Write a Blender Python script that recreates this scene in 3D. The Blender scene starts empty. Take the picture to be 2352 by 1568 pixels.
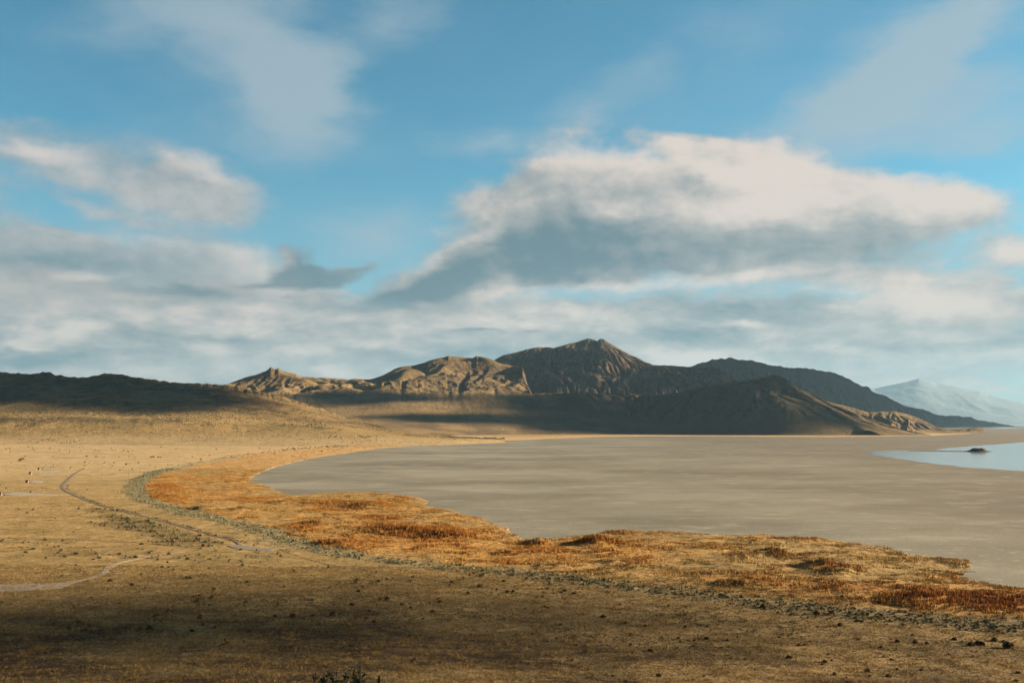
import bpy, math
import numpy as np
from mathutils import Vector

# ------------------------------------------------------------------ camera, world, sun, exposure
H = 70.0                                   # height of the viewpoint above the dry lake bed (m)
PITCH = math.radians(4.67)
F = 2286.3                                 # focal length in units of the working grid (2352 wide)
SUN_EL, SUN_AZ = math.radians(14.0), math.radians(11.0)   # azimuth measured from +X towards +Y
SUN = np.array([math.cos(SUN_EL)*math.cos(SUN_AZ), math.cos(SUN_EL)*math.sin(SUN_AZ), math.sin(SUN_EL)])
sc = bpy.context.scene
cam = bpy.data.objects.new('camera', bpy.data.cameras.new('camera'))
sc.collection.objects.link(cam)
cam.location = (0, 0, H)
cam.rotation_euler = (math.pi/2 + PITCH, 0, 0)
cam.data.sensor_width = 36.0
cam.data.lens = 35.0
cam.data.clip_start = 0.5
cam.data.clip_end = 200000.0
sc.camera = cam
sc.view_settings.view_transform = 'Standard'
sc.view_settings.look = 'None'
sc.view_settings.gamma = 1.0
sc.view_settings.exposure = 1.75
sc.cycles.max_bounces = 5
sc.cycles.diffuse_bounces = 2
sc.cycles.volume_bounces = 0
sc.cycles.caustics_reflective = False
sc.cycles.caustics_refractive = False
sun = bpy.data.objects.new('sun', bpy.data.lights.new('sun', 'SUN'))
sc.collection.objects.link(sun)
sun.data.energy = 5.0
sun.data.angle = math.radians(0.55)
sun.data.color = (1.0, 0.76, 0.50)
sun.rotation_euler = Vector(SUN.tolist()).to_track_quat('Z', 'Y').to_euler()

world = bpy.data.worlds.new('World')
sc.world = world
world.use_nodes = True
SKY_STRENGTH = 0.05

def px_dir(dx, dy):
    """direction of a point of the 2352 x 1568 working grid"""
    a = (dx-1176.0)/F; b = (784.0-dy)/F
    d = np.array([a, math.cos(PITCH)-b*math.sin(PITCH), math.sin(PITCH)+b*math.cos(PITCH)])
    return d/np.linalg.norm(d)

def build_world():
    nt = world.node_tree; N = nt.nodes; L = nt.links
    N.clear()
    def val(x):
        n = N.new('ShaderNodeValue'); n.outputs[0].default_value = x; return n.outputs[0]
    def m(op, a, b=None, c=None, clamp=False):
        n = N.new('ShaderNodeMath'); n.operation = op; n.use_clamp = clamp
        for i, x in enumerate((a, b, c)):
            if x is None: continue
            if isinstance(x, (int, float)): n.inputs[i].default_value = x
            else: L.new(x, n.inputs[i])
        return n.outputs[0]
    def vm(op, a, b):
        n = N.new('ShaderNodeVectorMath'); n.operation = op
        for i, x in enumerate((a, b)):
            if isinstance(x, tuple): n.inputs[i].default_value = x
            else: L.new(x, n.inputs[i])
        return n.outputs[0]
    def noise(vec, scale, detail=6.0, rough=0.55, dist=0.0, color=False):
        n = N.new('ShaderNodeTexNoise'); L.new(vec, n.inputs['Vector'])
        n.inputs['Scale'].default_value = scale; n.inputs['Detail'].default_value = detail
        n.inputs['Roughness'].default_value = rough; n.inputs['Distortion'].default_value = dist
        return n.outputs['Color' if color else 'Fac']
    def smooth(x, lo, hi):
        n = N.new('ShaderNodeMapRange'); n.interpolation_type = 'SMOOTHSTEP'
        L.new(x, n.inputs['Value'])
        n.inputs['From Min'].default_value = lo; n.inputs['From Max'].default_value = hi
        return n.outputs['Result']
    def mixc(f, a, b):
        n = N.new('ShaderNodeMix'); n.data_type = 'RGBA'
        if isinstance(f, float): n.inputs[0].default_value = f
        else: L.new(f, n.inputs[0])
        for i, x in ((6, a), (7, b)):
            if isinstance(x, tuple): n.inputs[i].default_value = (*x, 1)
            else: L.new(x, n.inputs[i])
        return n.outputs[2]
    tc = N.new('ShaderNodeTexCoord')
    sep = N.new('ShaderNodeSeparateXYZ'); L.new(tc.outputs['Generated'], sep.inputs[0])
    az = m('MULTIPLY', m('ARCTAN2', sep.outputs[0], sep.outputs[1]), 57.29578)
    el = m('MULTIPLY', m('ARCSINE', sep.outputs[2]), 57.29578)
    comb = N.new('ShaderNodeCombineXYZ'); L.new(az, comb.inputs[0]); L.new(el, comb.inputs[1])
    P = comb.outputs[0]
    Pst = vm('MULTIPLY', P, (1.0, 2.6, 1.0))               # flattened cloud texture space
    # perspective coordinates of a flat layer overhead
    zc = m('ADD', m('MAXIMUM', sep.outputs[2], 0.0), 0.10)
    cmb2 = N.new('ShaderNodeCombineXYZ')
    L.new(m('DIVIDE', sep.outputs[0], zc), cmb2.inputs[0]); L.new(m('DIVIDE', sep.outputs[1], zc), cmb2.inputs[1])
    PL = cmb2.outputs[0]
    w1 = vm('SUBTRACT', noise(Pst, 0.20, 7.0, 0.56, color=True), (0.5, 0.5, 0.5))
    w1 = vm('MULTIPLY', w1, (5.5, 3.0, 0.0))
    w2 = vm('SUBTRACT', noise(Pst, 0.9, 7.0, 0.60, color=True), (0.5, 0.5, 0.5))
    w2 = vm('MULTIPLY', w2, (1.1, .6, 0.0))
    PW = vm('ADD', vm('ADD', P, w1), w2)
    PS = vm('ADD', P, vm('MULTIPLY', vm('ADD', w1, w2), (0.6, 0.6, 0.0)))
    DEG = 0.0251
    def blobs(lst, vec, quad=False):
        """sum of soft ellipses given on the working grid: cx, cy, rx, ry, rotation (deg, up to the right), weight"""
        acc = None
        for cx, cy, rx, ry, rot, wgt in lst:
            d = px_dir(cx, cy)
            a0 = math.degrees(math.atan2(d[0], d[1])); e0 = math.degrees(math.asin(d[2]))
            k = 1.0/(1.0+((cx-1176)/F)**2)
            mp = N.new('ShaderNodeMapping'); mp.vector_type = 'TEXTURE'
            L.new(vec, mp.inputs['Vector'])
            mp.inputs['Location'].default_value = (a0, e0, 0)
            mp.inputs['Rotation'].default_value = (0, 0, math.radians(rot))
            mp.inputs['Scale'].default_value = (rx*DEG*k, ry*DEG*math.sqrt(k), 1)
            g = N.new('ShaderNodeTexGradient'); g.gradient_type = 'QUADRATIC_SPHERE' if quad else 'SPHERICAL'
            L.new(mp.outputs[0], g.inputs[0])
            acc = m('MULTIPLY_ADD', g.outputs['Fac'], wgt, acc if acc is not None else 0.0)
        return acc
    sky = N.new('ShaderNodeTexSky'); sky.sky_type = 'NISHITA'; sky.sun_disc = False
    sky.sun_elevation = SUN_EL; sky.sun_rotation = math.pi/2 - SUN_AZ
    sky.altitude = 1300; sky.air_density = 1.0; sky.dust_density = 0.6; sky.ozone_density = 2.0
    base = vm('MULTIPLY', sky.outputs[0], SKY_TINT)
    lowhaze = smooth(el, 16.0, -1.0)
    base = mixc(m('MULTIPLY', lowhaze, 0.75), base, C_HOR)
    # thin high veils
    rotp = N.new('ShaderNodeMapping'); L.new(P, rotp.inputs['Vector'])
    rotp.inputs['Rotation'].default_value = (0, 0, math.radians(-38)); rotp.inputs['Scale'].default_value = (.5, 1.7, 1)
    nv = noise(vm('ADD', rotp.outputs[0], vm('MULTIPLY', w1, (.5, .5, 0))), .13, 9.0, 0.56, 0.3)
    nv2 = noise(Pst, .5, 10.0, .7)
    veil = blobs(VEILS, PW)
    va = smooth(m('ADD', m('MULTIPLY', veil, 0.95), m('ADD', m('MULTIPLY', m('SUBTRACT', nv, 0.5), 1.05), m('MULTIPLY', m('SUBTRACT', nv2, .5), .22))), -0.05, 1.25)
    col = mixc(m('MULTIPLY', va, 0.80), base, C_VEIL)
    # cloud texture with a relief that is brighter towards the sun (upper right)
    def cl(vec):
        a = m('SUBTRACT', noise(vec, 0.80, 10.0, 0.60, 0.3), 0.5)
        b_ = m('SUBTRACT', noise(vec, 0.26, 7.0, 0.54, 0.4), 0.5)
        return m('MULTIPLY_ADD', a, 0.6, b_)
    t0 = cl(Pst); t1 = cl(vm('ADD', Pst, (0.7, 1.5, 0.0)))
    relief = m('SUBTRACT', t0, t1)
    Pr = vm('MULTIPLY', P, (1.05, 1.55, 1.0))                # rounder, puffier texture for the higher clouds
    r0 = cl(Pr); r1 = cl(vm('ADD', Pr, (0.75, 1.05, 0.0)))
    relief2 = m('SUBTRACT', r0, r1)
    broad = m('SUBTRACT', noise(Pst, 0.10, 6.0, 0.55, 0.5), 0.5)
    tex = m('MULTIPLY_ADD', broad, 0.8, m('MULTIPLY', t0, 1.15))
    for li, (dens, shade, vec_d, lo, hi, na, sa, op) in enumerate(LAYERS):
        if li: tex = m('MULTIPLY_ADD', broad, 0.8, m('MULTIPLY', r0, 1.15)); t0 = r0; relief = relief2
        bd = blobs(dens, vec_d and PW or PS)
        D = m('MULTIPLY_ADD', m('MULTIPLY', tex, na), m('MINIMUM', m('MULTIPLY', bd, 3.0), 1.0), bd)
        A = m('MULTIPLY', smooth(D, lo, hi), op)
        S = m('MULTIPLY_ADD', relief, sa, m('MULTIPLY_ADD', t0, sa*.35, blobs(shade, PS) if shade else 0.0))
        dk = smooth(S, 0.15, -1.35); br = smooth(S, -0.30, 1.0)
        cc = mixc(dk, mixc(br, C_MID, C_LIT), C_DARK)
        col = mixc(A, col, cc)
    # broken cloud all round behind the camera and beyond the frame edges, so the light is even
    out = smooth(m('ABSOLUTE', az), 34.0, 60.0)
    oa = m('MULTIPLY', m('MULTIPLY', smooth(m('ADD', noise(PL, 0.5, 6.0, 0.6), 0.0), 0.45, 0.7), out), 0.7)
    col = mixc(oa, col, C_MID)
    # the zenith and the side away from the sunlit bank are much darker than the band of sky above the hills
    up = smooth(el, 27.0, 62.0); bk = smooth(m('ABSOLUTE', az), 50.0, 110.0)
    dim = m('SUBTRACT', 1.0, m('MULTIPLY', m('MAXIMUM', up, bk), 0.90))
    nsc = N.new('ShaderNodeVectorMath'); nsc.operation = 'SCALE'; L.new(col, nsc.inputs[0]); L.new(dim, nsc.inputs['Scale'])
    col = nsc.outputs[0]
    bg = N.new('ShaderNodeBackground'); L.new(col, bg.inputs[0]); bg.inputs[1].default_value = SKY_STRENGTH
    o = N.new('ShaderNodeOutputWorld'); L.new(bg.outputs[0], o.inputs[0])
    world.cycles.sampling_method = 'MANUAL'; world.cycles.sample_map_resolution = 512

# sky palette (radiance before SKY_STRENGTH)
SKY_TINT = (0.42, 0.94, 0.90)
C_HOR = (1.95, 2.6, 3.1)
C_VEIL = (2.3, 2.85, 3.2)
C_LIT = (4.5, 3.85, 3.4)
C_MID = (2.45, 2.42, 2.34)
C_DARK = (0.64, 1.12, 1.36)
VEILS = [(500,80,620,200,-25,.55),(1100,160,500,160,-20,.25),(1700,120,500,200,30,.35),(600,100,360,170,-30,.9),(690,240,200,170,60,.9),(900,40,200,90,30,.7),(250,60,220,90,20,.5),
         (2050,150,460,150,38,1.1),(2250,60,340,160,30,1.0),(1900,260,360,80,18,.7),(1330,280,160,90,30,.7),
         (1480,170,120,80,0,.5),(2150,290,460,100,14,1.0),(1100,330,180,50,0,.7),(2280,330,240,60,10,.7),(850,540,220,90,0,.9),(400,300,400,120,0,.3)]
# each layer: density blobs, shade blobs, warp, low and high threshold, noise in the density, noise in the shade, opacity
BANK = ([(200,780,1100,210,0,.95),(1000,800,900,150,0,.75),(1250,740,900,120,0,.6),(1900,780,900,170,0,.95),(2250,700,320,80,0,.4),
         (560,700,320,90,0,.6),(1000,690,420,26,2,-.35),(80,690,340,100,0,.7),(2200,600,300,90,0,.4),(1176,870,1900,130,0,.75)],
        [(60,825,230,34,0,-1.3),(250,800,240,26,0,-.6),(430,770,320,26,0,-.5),(1050,815,360,34,2,-.9),(1550,775,240,34,0,-1.1),
         (1700,700,330,50,-5,-1.1),(500,690,220,24,0,-.9),(2330,770,140,24,0,-1.2),(2000,800,340,20,0,-.7),(1330,770,90,18,0,-.8),(850,700,300,20,0,-.4),
         (1100,750,60,8,0,-.9),(1220,757,40,6,0,-.9),
         (430,716,70,34,0,1.2),(590,705,100,46,0,1.3),(190,745,90,26,0,1.3),(120,700,90,26,0,.8),(300,670,120,16,0,.6),(60,790,90,16,0,.8),(560,760,140,16,0,.7),(830,790,120,16,0,.7),(320,715,60,26,0,.9),(690,800,80,22,0,.9),(460,795,110,22,0,.8),
         (1900,805,360,12,0,.7),(2050,690,260,50,-12,1.2),(1560,812,150,36,-10,1.2),(1700,748,70,16,0,1.3),(1100,720,560,18,0,.7),
         (770,860,60,16,0,.9),(110,775,180,30,20,.5),(1250,740,340,14,0,.6),(60,750,80,40,40,.6),(1500,830,300,16,0,.5),(400,850,500,24,0,.3)],
        False, 0.04, 0.70, 0.95, 1.6, 0.94)
LEFTC = ([(70,350,260,95,-6,1.3),(420,400,280,90,-14,1.3),(330,450,280,90,-10,.9),(-20,440,160,50,-15,.8),(470,490,270,90,0,.7),
          (230,620,640,130,-3,1.6),(-50,600,340,120,0,.9),(520,620,240,90,-5,.9),(80,520,330,28,-12,.5),(180,470,260,24,-14,.5),(700,640,120,50,0,.4)],
         [(90,350,160,36,-6,1.0),(470,380,150,40,-20,1.0),(330,610,460,80,-4,-.4),(600,625,140,60,-20,.8),(100,600,260,30,0,-.7),
          (180,625,110,14,0,.7),(450,668,260,20,-4,-1.0),(330,560,300,24,-4,.5),(420,470,200,50,0,.2)],
         False, 0.05, 1.25, 0.80, 0.9, 0.84)
BIG = ([(1500,500,580,190,0,1.1),(1020,655,310,92,14,1.5),(1250,590,350,140,14,1.3),(1400,420,320,130,0,1.1),(1770,420,280,150,-18,1.3),
        (2050,490,350,115,-6,1.3),(1650,580,660,110,0,1.1),(2200,470,210,70,-8,.9),(1560,325,150,36,-10,.8),(1950,620,360,70,-8,.7),
        (2330,590,180,70,10,1.2),(2150,700,320,80,-14,1.1),(1130,480,260,80,24,.7),(1350,300,260,60,10,.4)],
       [(950,672,240,64,14,-1.4),(1180,590,330,110,14,-1.35),(1420,560,330,90,0,-.85),(1380,630,360,56,4,-.7),(1860,565,340,60,0,-.75),(1750,530,160,40,12,-.3),
        (2050,590,220,36,0,-.35),(1135,650,70,60,40,1.0),
        (1800,405,220,120,-20,1.5),(1400,360,280,60,-6,1.2),(1640,395,120,36,-20,1.0),(2130,450,250,70,-8,1.5),(1390,490,80,32,0,1.0),
        (1700,480,320,46,0,.8),(1450,658,620,24,4,1.1),(1560,320,130,30,-10,1.0),(2330,580,140,50,10,1.2),(2130,690,240,60,-14,1.4),(1010,590,220,26,30,.8)],
       False, 0.12, 1.0, 0.8, 1.25, 0.97)
DARKC = ([(685,645,165,44,2,1.4),(676,614,84,66,0,1.3),(664,588,30,40,10,.8),(785,634,95,32,16,1.2),(838,608,36,26,35,.9),(560,657,120,16,4,.8),(725,622,40,30,0,.5)],
         [(700,640,330,130,0,-1.4),(640,600,70,24,30,.6),(780,615,60,18,20,.5)],
         False, 0.18, 1.35, 1.5, .9, 0.88)
LAYERS = [(d, s, v, lo, hi, na, sa, op) for d, s, v, lo, hi, na, sa, op in (BANK, LEFTC, BIG, DARKC)]
build_world()

# ------------------------------------------------------------------ helpers
def tag(o, label=None, cat=None, group=None, kind=None):
    if label: o['label'] = label
    if cat: o['category'] = cat
    if group: o['group'] = group
    if kind: o['kind'] = kind
    return o

def link(name, me, parent=None):
    o = bpy.data.objects.new(name, me); sc.collection.objects.link(o)
    if parent is not None: o.parent = parent
    return o

def np_mesh(name, V, Fc, nv, col=None, mat=None, smooth=False):
    """mesh from numpy arrays; Fc (n, nv) of indices"""
    V = np.ascontiguousarray(V, dtype=np.float32); Fc = np.ascontiguousarray(Fc, dtype=np.int32)
    me = bpy.data.meshes.new(name)
    n = len(Fc)
    me.vertices.add(len(V)); me.vertices.foreach_set('co', V.ravel())
    me.loops.add(n*nv); me.loops.foreach_set('vertex_index', Fc.ravel())
    me.polygons.add(n)
    me.polygons.foreach_set('loop_start', np.arange(0, n*nv, nv, dtype=np.int32))
    me.polygons.foreach_set('loop_total', np.full(n, nv, dtype=np.int32))
    me.polygons.foreach_set('use_smooth', np.full(n, smooth, dtype=bool))
    if col is not None:
        at = me.color_attributes.new('col', 'FLOAT_COLOR', 'POINT')
        c = np.ones((len(V), 4), dtype=np.float32); c[:, :3] = col
        at.data.foreach_set('color', c.ravel())
    me.update()
    if mat: me.materials.append(mat)
    return me

def hash2(ix, iy, seed):
    h = (ix.astype(np.int64)*374761393 + iy.astype(np.int64)*668265263 + seed*974634777) & 0xffffffff
    h = ((h ^ (h >> 13))*1274126177) & 0xffffffff
    return (h ^ (h >> 16)) & 0xffff
_ang = np.arange(65536)*(2*np.pi/65536)
_cos, _sin = np.cos(_ang).astype(np.float32), np.sin(_ang).astype(np.float32)
def perlin(x, y, seed=0):
    x = np.asarray(x, dtype=np.float64); y = np.asarray(y, dtype=np.float64)
    ix = np.floor(x); iy = np.floor(y)
    fx = (x-ix).astype(np.float32); fy = (y-iy).astype(np.float32)
    ix = ix.astype(np.int64); iy = iy.astype(np.int64)
    u = fx*fx*fx*(fx*(fx*6-15)+10); v = fy*fy*fy*(fy*(fy*6-15)+10)
    def g(dx, dy):
        h = hash2(ix+dx, iy+dy, seed)
        return _cos[h]*(fx-dx) + _sin[h]*(fy-dy)
    a = g(0, 0); b = g(1, 0); c = g(0, 1); d = g(1, 1)
    return (a+(b-a)*u + ((c+(d-c)*u)-(a+(b-a)*u))*v)*1.45
def fbm(x, y, wl, octv=4, seed=0, gain=.5):
    s = 0; a = 1.0; f = 1.0/wl; t = 0
    for i in range(octv):
        s = s + a*perlin(x*f+17.3*i, y*f-9.1*i, seed+i*7); t += a; a *= gain; f *= 2.03
    return s/t
def ridged(x, y, wl, octv=4, seed=0, gain=.5):
    s = 0; a = 1.0; f = 1.0/wl; t = 0
    for i in range(octv):
        s = s + a*(1-np.abs(perlin(x*f+5.3*i, y*f+3.7*i, seed+i*11))*1.6); t += a; a *= gain; f *= 2.1
    return s/t
def sstep(x, a, b):
    t = np.clip((x-a)/(b-a), 0, 1); return t*t*(3-2*t)
def mixv(a, b, t):
    return a + (b-a)*t[..., None]

def P3(dx, dy, Y):
    d = px_dir(dx, dy); t = Y/d[1]
    return np.array([d[0]*t, Y, H+d[2]*t])
def onflat(dx, dy, z=0.0):
    d = px_dir(dx, dy); t = (z-H)/d[2]
    return np.array([d[0]*t, d[1]*t, z])

def poly_dist(x, y, pts, closed=True):
    """distance to a polyline, inside test when closed, and the index+fraction of the nearest point"""
    x = np.asarray(x, dtype=np.float32); y = np.asarray(y, dtype=np.float32)
    best = np.full(x.shape, 1e18, dtype=np.float32); par = np.zeros(x.shape, dtype=np.float32)
    ins = np.zeros(x.shape, dtype=bool)
    n = len(pts)
    for i in range(n if closed else n-1):
        x0, y0 = pts[i][:2]; x1, y1 = pts[(i+1) % n][:2]
        dx, dy = x1-x0, y1-y0
        l2 = dx*dx+dy*dy+1e-9
        t = np.clip(((x-x0)*dx+(y-y0)*dy)/l2, 0, 1)
        d = (x-x0-t*dx)**2+(y-y0-t*dy)**2
        mk = d < best
        best = np.where(mk, d, best); par = np.where(mk, i+t, par)
        if closed:
            c = ((y0 > y) != (y1 > y)) & (x < dx*(y-y0)/(dy if abs(dy) > 1e-9 else 1e-9)+x0)
            ins ^= c
    return np.sqrt(best), ins, par

# ------------------------------------------------------------------ layout of the land (world coordinates)
SHORE_PX = [(2352,1352),(2300,1345),(2255,1335),(2205,1325),(2232,1303),(2222,1290),(2210,1284),(2150,1278),(2080,1270),
 (2050,1262),(2000,1252),(1930,1243),(1880,1240),(1800,1233),(1750,1227),(1700,1231),(1600,1226),(1550,1222),(1480,1222),(1400,1220),
 (1350,1229),(1300,1232),(1240,1243),(1205,1240),(1190,1232),(1170,1222),(1165,1210),(1130,1201),(1110,1192),(1060,1181),(1040,1170),
 (1000,1166),(975,1162),(978,1157),(985,1150),(960,1142),(900,1136),(850,1130),(780,1131),(740,1133),(680,1137),(650,1133),(620,1120),
 (590,1110),(568,1104),(585,1092),(610,1080),(640,1070),(680,1060),(700,1055),(760,1045),(800,1040),(850,1032),(930,1025),(1000,1018),
 (1100,1013),(1200,1010),(1300,1005.5),(1400,1002.5),(1500,1001.5),(1650,1001.5),(1800,1002.5),(1900,1003),(2000,1002),(2140,1000),(2262,994)]
SHORE = [tuple(onflat(*p)[:2]) for p in SHORE_PX]
SHORE = [(900.0, 300.0), (470.0, 395.0)] + SHORE[0:] + [(3300.0, 7000.0), (4600.0, 7600.0), (9000.0, 7000.0), (9000.0, 300.0)]
SAGE_PX = [(2420,1450,13),(2352,1439,13),(2100,1422,12),(1930,1408,11),(1650,1374,9),(1470,1354,8),(1250,1324,8),(1000,1300,7),(850,1283,7),(720,1260,9),(650,1240,11),
 (600,1218,8),(500,1195,8),(430,1178,8),(380,1165,7),(335,1150,7),(310,1130,9),(318,1105,9),(360,1085,8),(450,1065,9),(560,1045,11),
 (700,1030,22),(850,1021,22),(1000,1011,14)]
SAGE = [(*onflat(p[0], p[1], 1.6)[:2], p[2]) for p in SAGE_PX]
TOE_X = np.array([-3000,-600,-270,-58,79,167,244,400,800,3000])*0.7
TOE_Y = np.array([700,640,640,660,577,513,485,440,350,300])*0.7

_pt = np.array([-.1,0,.045,.10,.2,.3,.4,.5,.6,.7,.8,.9,1.0,1.2]); _pz = np.array([69,67.8,63.9,56.5,42,29.5,19.5,12.2,7.2,3.9,1.8,.6,0,0])
PROF_T = np.linspace(-.1, 1.2, 400); PROF_Z = np.interp(PROF_T, _pt, _pz)
for _ in range(3): PROF_Z = np.convolve(np.pad(PROF_Z, 8, mode='edge'), np.ones(17)/17, 'valid')
def shore_sd(x, y):
    d, ins, _ = poly_dist(x, y, SHORE)
    return np.where(ins, -d, d)

def ground_z(x, y, sd=None, detail=True):
    if sd is None: sd = shore_sd(x, y)
    w = fbm(x, y, 60, 3, 3)*6 + fbm(x, y, 14, 2, 5)*2.5
    s = sd + w*np.clip(np.abs(sd)/8, .35, 1)*sstep(sd, 60, 5)
    z = np.where(s > 0, 0.03*np.minimum(s, 40) + 0.0075*np.maximum(s-40, 0), 0.05*s)
    z = np.clip(z, -2.5, 30)
    yt = np.interp(x, TOE_X, TOE_Y)
    t = np.clip(1 - y/yt, 0, 1.3)
    tt = np.clip(y/yt, -.1, 1.2)
    hill = np.interp(tt, PROF_T, PROF_Z)
    z = z*(1-sstep(t, .0, .6)*.9) + hill
    k = sstep(t, 0.0, .25)*sstep(y, 30, 160)
    z = z + k*(fbm(x, y, 130, 3, 21)*1.8+fbm(x, y, 45, 2, 23)*.7)
    if detail:
        z = z + np.where(sd > 3, 1, 0)*(fbm(x, y, 16, 2, 31)*.22*(1+k) + fbm(x, y, 4, 2, 37)*.06)
    return z

def hit(dx, dy, extra=0.0):
    """first point of the ground seen at a place of the working grid"""
    d = px_dir(dx, dy); Y = np.exp(np.linspace(math.log(25), math.log(7000), 2500))
    t = Y/d[1]; x = d[0]*t; z = H+d[2]*t
    g = ground_z(x, Y, detail=False)
    k = np.argmax(z < g) if (z < g).any() else len(Y)-1
    return np.array([x[k], Y[k], g[k]+extra])

def region(pts):
    return [tuple(hit(*p)[:2]) for p in pts]

def pxblobs(x, y, lst):
    """soft ellipses lying on the ground, given by the place and size they have on the working grid"""
    s = np.zeros(np.shape(x), dtype=np.float32)
    for cx, cy, rx, ry, w in lst:
        c = hit(cx, cy); a = hit(cx+rx, cy); b = hit(cx, cy-ry); e = hit(cx, cy+ry)
        RX = abs(a[0]-c[0])+.1
        RY = np.where(y > c[1], abs(b[1]-c[1])+.1, abs(e[1]-c[1])+.1)
        u = c[0]/c[1]                                            # keep the patch's axis towards the viewpoint
        s = s + w*np.exp(-(((x-c[0])-u*(y-c[1]))/RX)**2-((y-c[1])/RY)**2)
    return s

RUST = [(380,1118,60,10,.9),(360,1140,60,10,.9),(390,1168,40,5,.9),(560,1125,40,3,.5),(560,1147,70,5,.8),(800,1158,110,8,1),(760,1172,60,5,.7),(700,1212,60,8,.8),
 (860,1190,70,8,.9),(930,1215,110,12,1.2),(1010,1232,120,10,1),(800,1250,120,9,.9),(640,1230,60,8,.9),(1360,1248,60,7,.9),(1480,1222,90,5,.6),
 (1230,1262,70,8,.8),(1460,1290,90,6,.4),(1830,1275,60,6,.8),(1920,1306,60,7,1),(1800,1300,60,6,.6),(2000,1350,160,12,.8),(2200,1375,180,16,1.1),(2330,1395,120,22,1.0),
 (1750,1340,140,8,.5),(1650,1330,90,6,.4),(1170,1290,90,10,.5),(1400,1270,200,4,.3),(1850,1240,200,4,.4),(1000,1255,60,8,.4)]
TALL = [(1770,1275,45,5,1),(1880,1303,45,5,1),(1930,1315,40,5,1),(1240,1250,25,5,.9),(1370,1248,40,5,1),(1450,1303,45,5,.7),(1400,1295,40,4,.7),(830,1165,60,4,.8),(640,1155,30,3,.8),(390,1168,35,3,.9),(900,1222,70,6,.7),(1020,1232,60,6,.7),(720,1205,25,4,.7),(1340,1330,60,6,.8),(2120,1380,70,8,.5),(1680,1345,60,5,.6),(740,1250,50,5,.6),(560,1172,30,3,.8),(470,1170,25,3,.8),(1280,1305,40,5,.6)]
DARKP = [(330,1205,90,10,.9),(260,1180,35,8,.9),(300,1225,60,7,.7),(430,1225,60,8,.5),(120,1248,110,5,.35),(60,1215,90,5,.25)]
C = dict(tan=(.41,.29,.125), pale=(.58,.45,.27), olive=(.29,.22,.088), brown=(.068,.044,.024), orange=(.50,.285,.09), rust=(.30,.125,.035),
         sage=(.25,.25,.17), dark=(.075,.066,.036), bed=(.36,.305,.23), salt=(.56,.52,.45), gravel=(.42,.36,.29))
C = {k: np.array(v, dtype=np.float32) for k, v in C.items()}

REEDPOLY = None
def reed_mask(x, y, sd):
    """1 where the marsh grass grows: between the lake bed and the old beach line"""
    d, _, par = poly_dist(x, y, [(a, b) for a, b, c in SAGE], closed=False)
    _, ins, _ = poly_dist(x, y, REEDPOLY)
    wd = np.interp(par, np.arange(len(SAGE)), [c for a, b, c in SAGE])*(1+.55*fbm(x, y, 60, 3, 221))
    r = np.where(ins & (sd > 0), 1.0, 0.0)*sstep(d, wd*.6, wd*1.5+4)
    sg = sstep(d, wd*1.9, wd*.3)*np.where(sd > 2, 1, 0)
    return r.astype(np.float32), sg.astype(np.float32)
REEDPOLY = [(a, b) for a, b, c in SAGE] + [p for p in SHORE[2:-14]][::-1]
# the part of the shore that faces the old beach line (right edge to the far plain)
_i1 = 2 + len(SHORE_PX) - 11
REEDPOLY = [(a, b) for a, b, c in SAGE] + SHORE[1:_i1][::-1]

def swell(x, y, reed, rust, tall):
    r = fbm(x/1.7+6*fbm(x, y, 30, 2, 211), y*.8, 26, 4, 213, .5)
    return reed*(1.1*sstep(r+.25*rust, -.15, .45)+2.6*np.clip(tall, 0, 1)*sstep(r+tall*.5, -.3, .35))*sstep(y, 3000, 1200)

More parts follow.
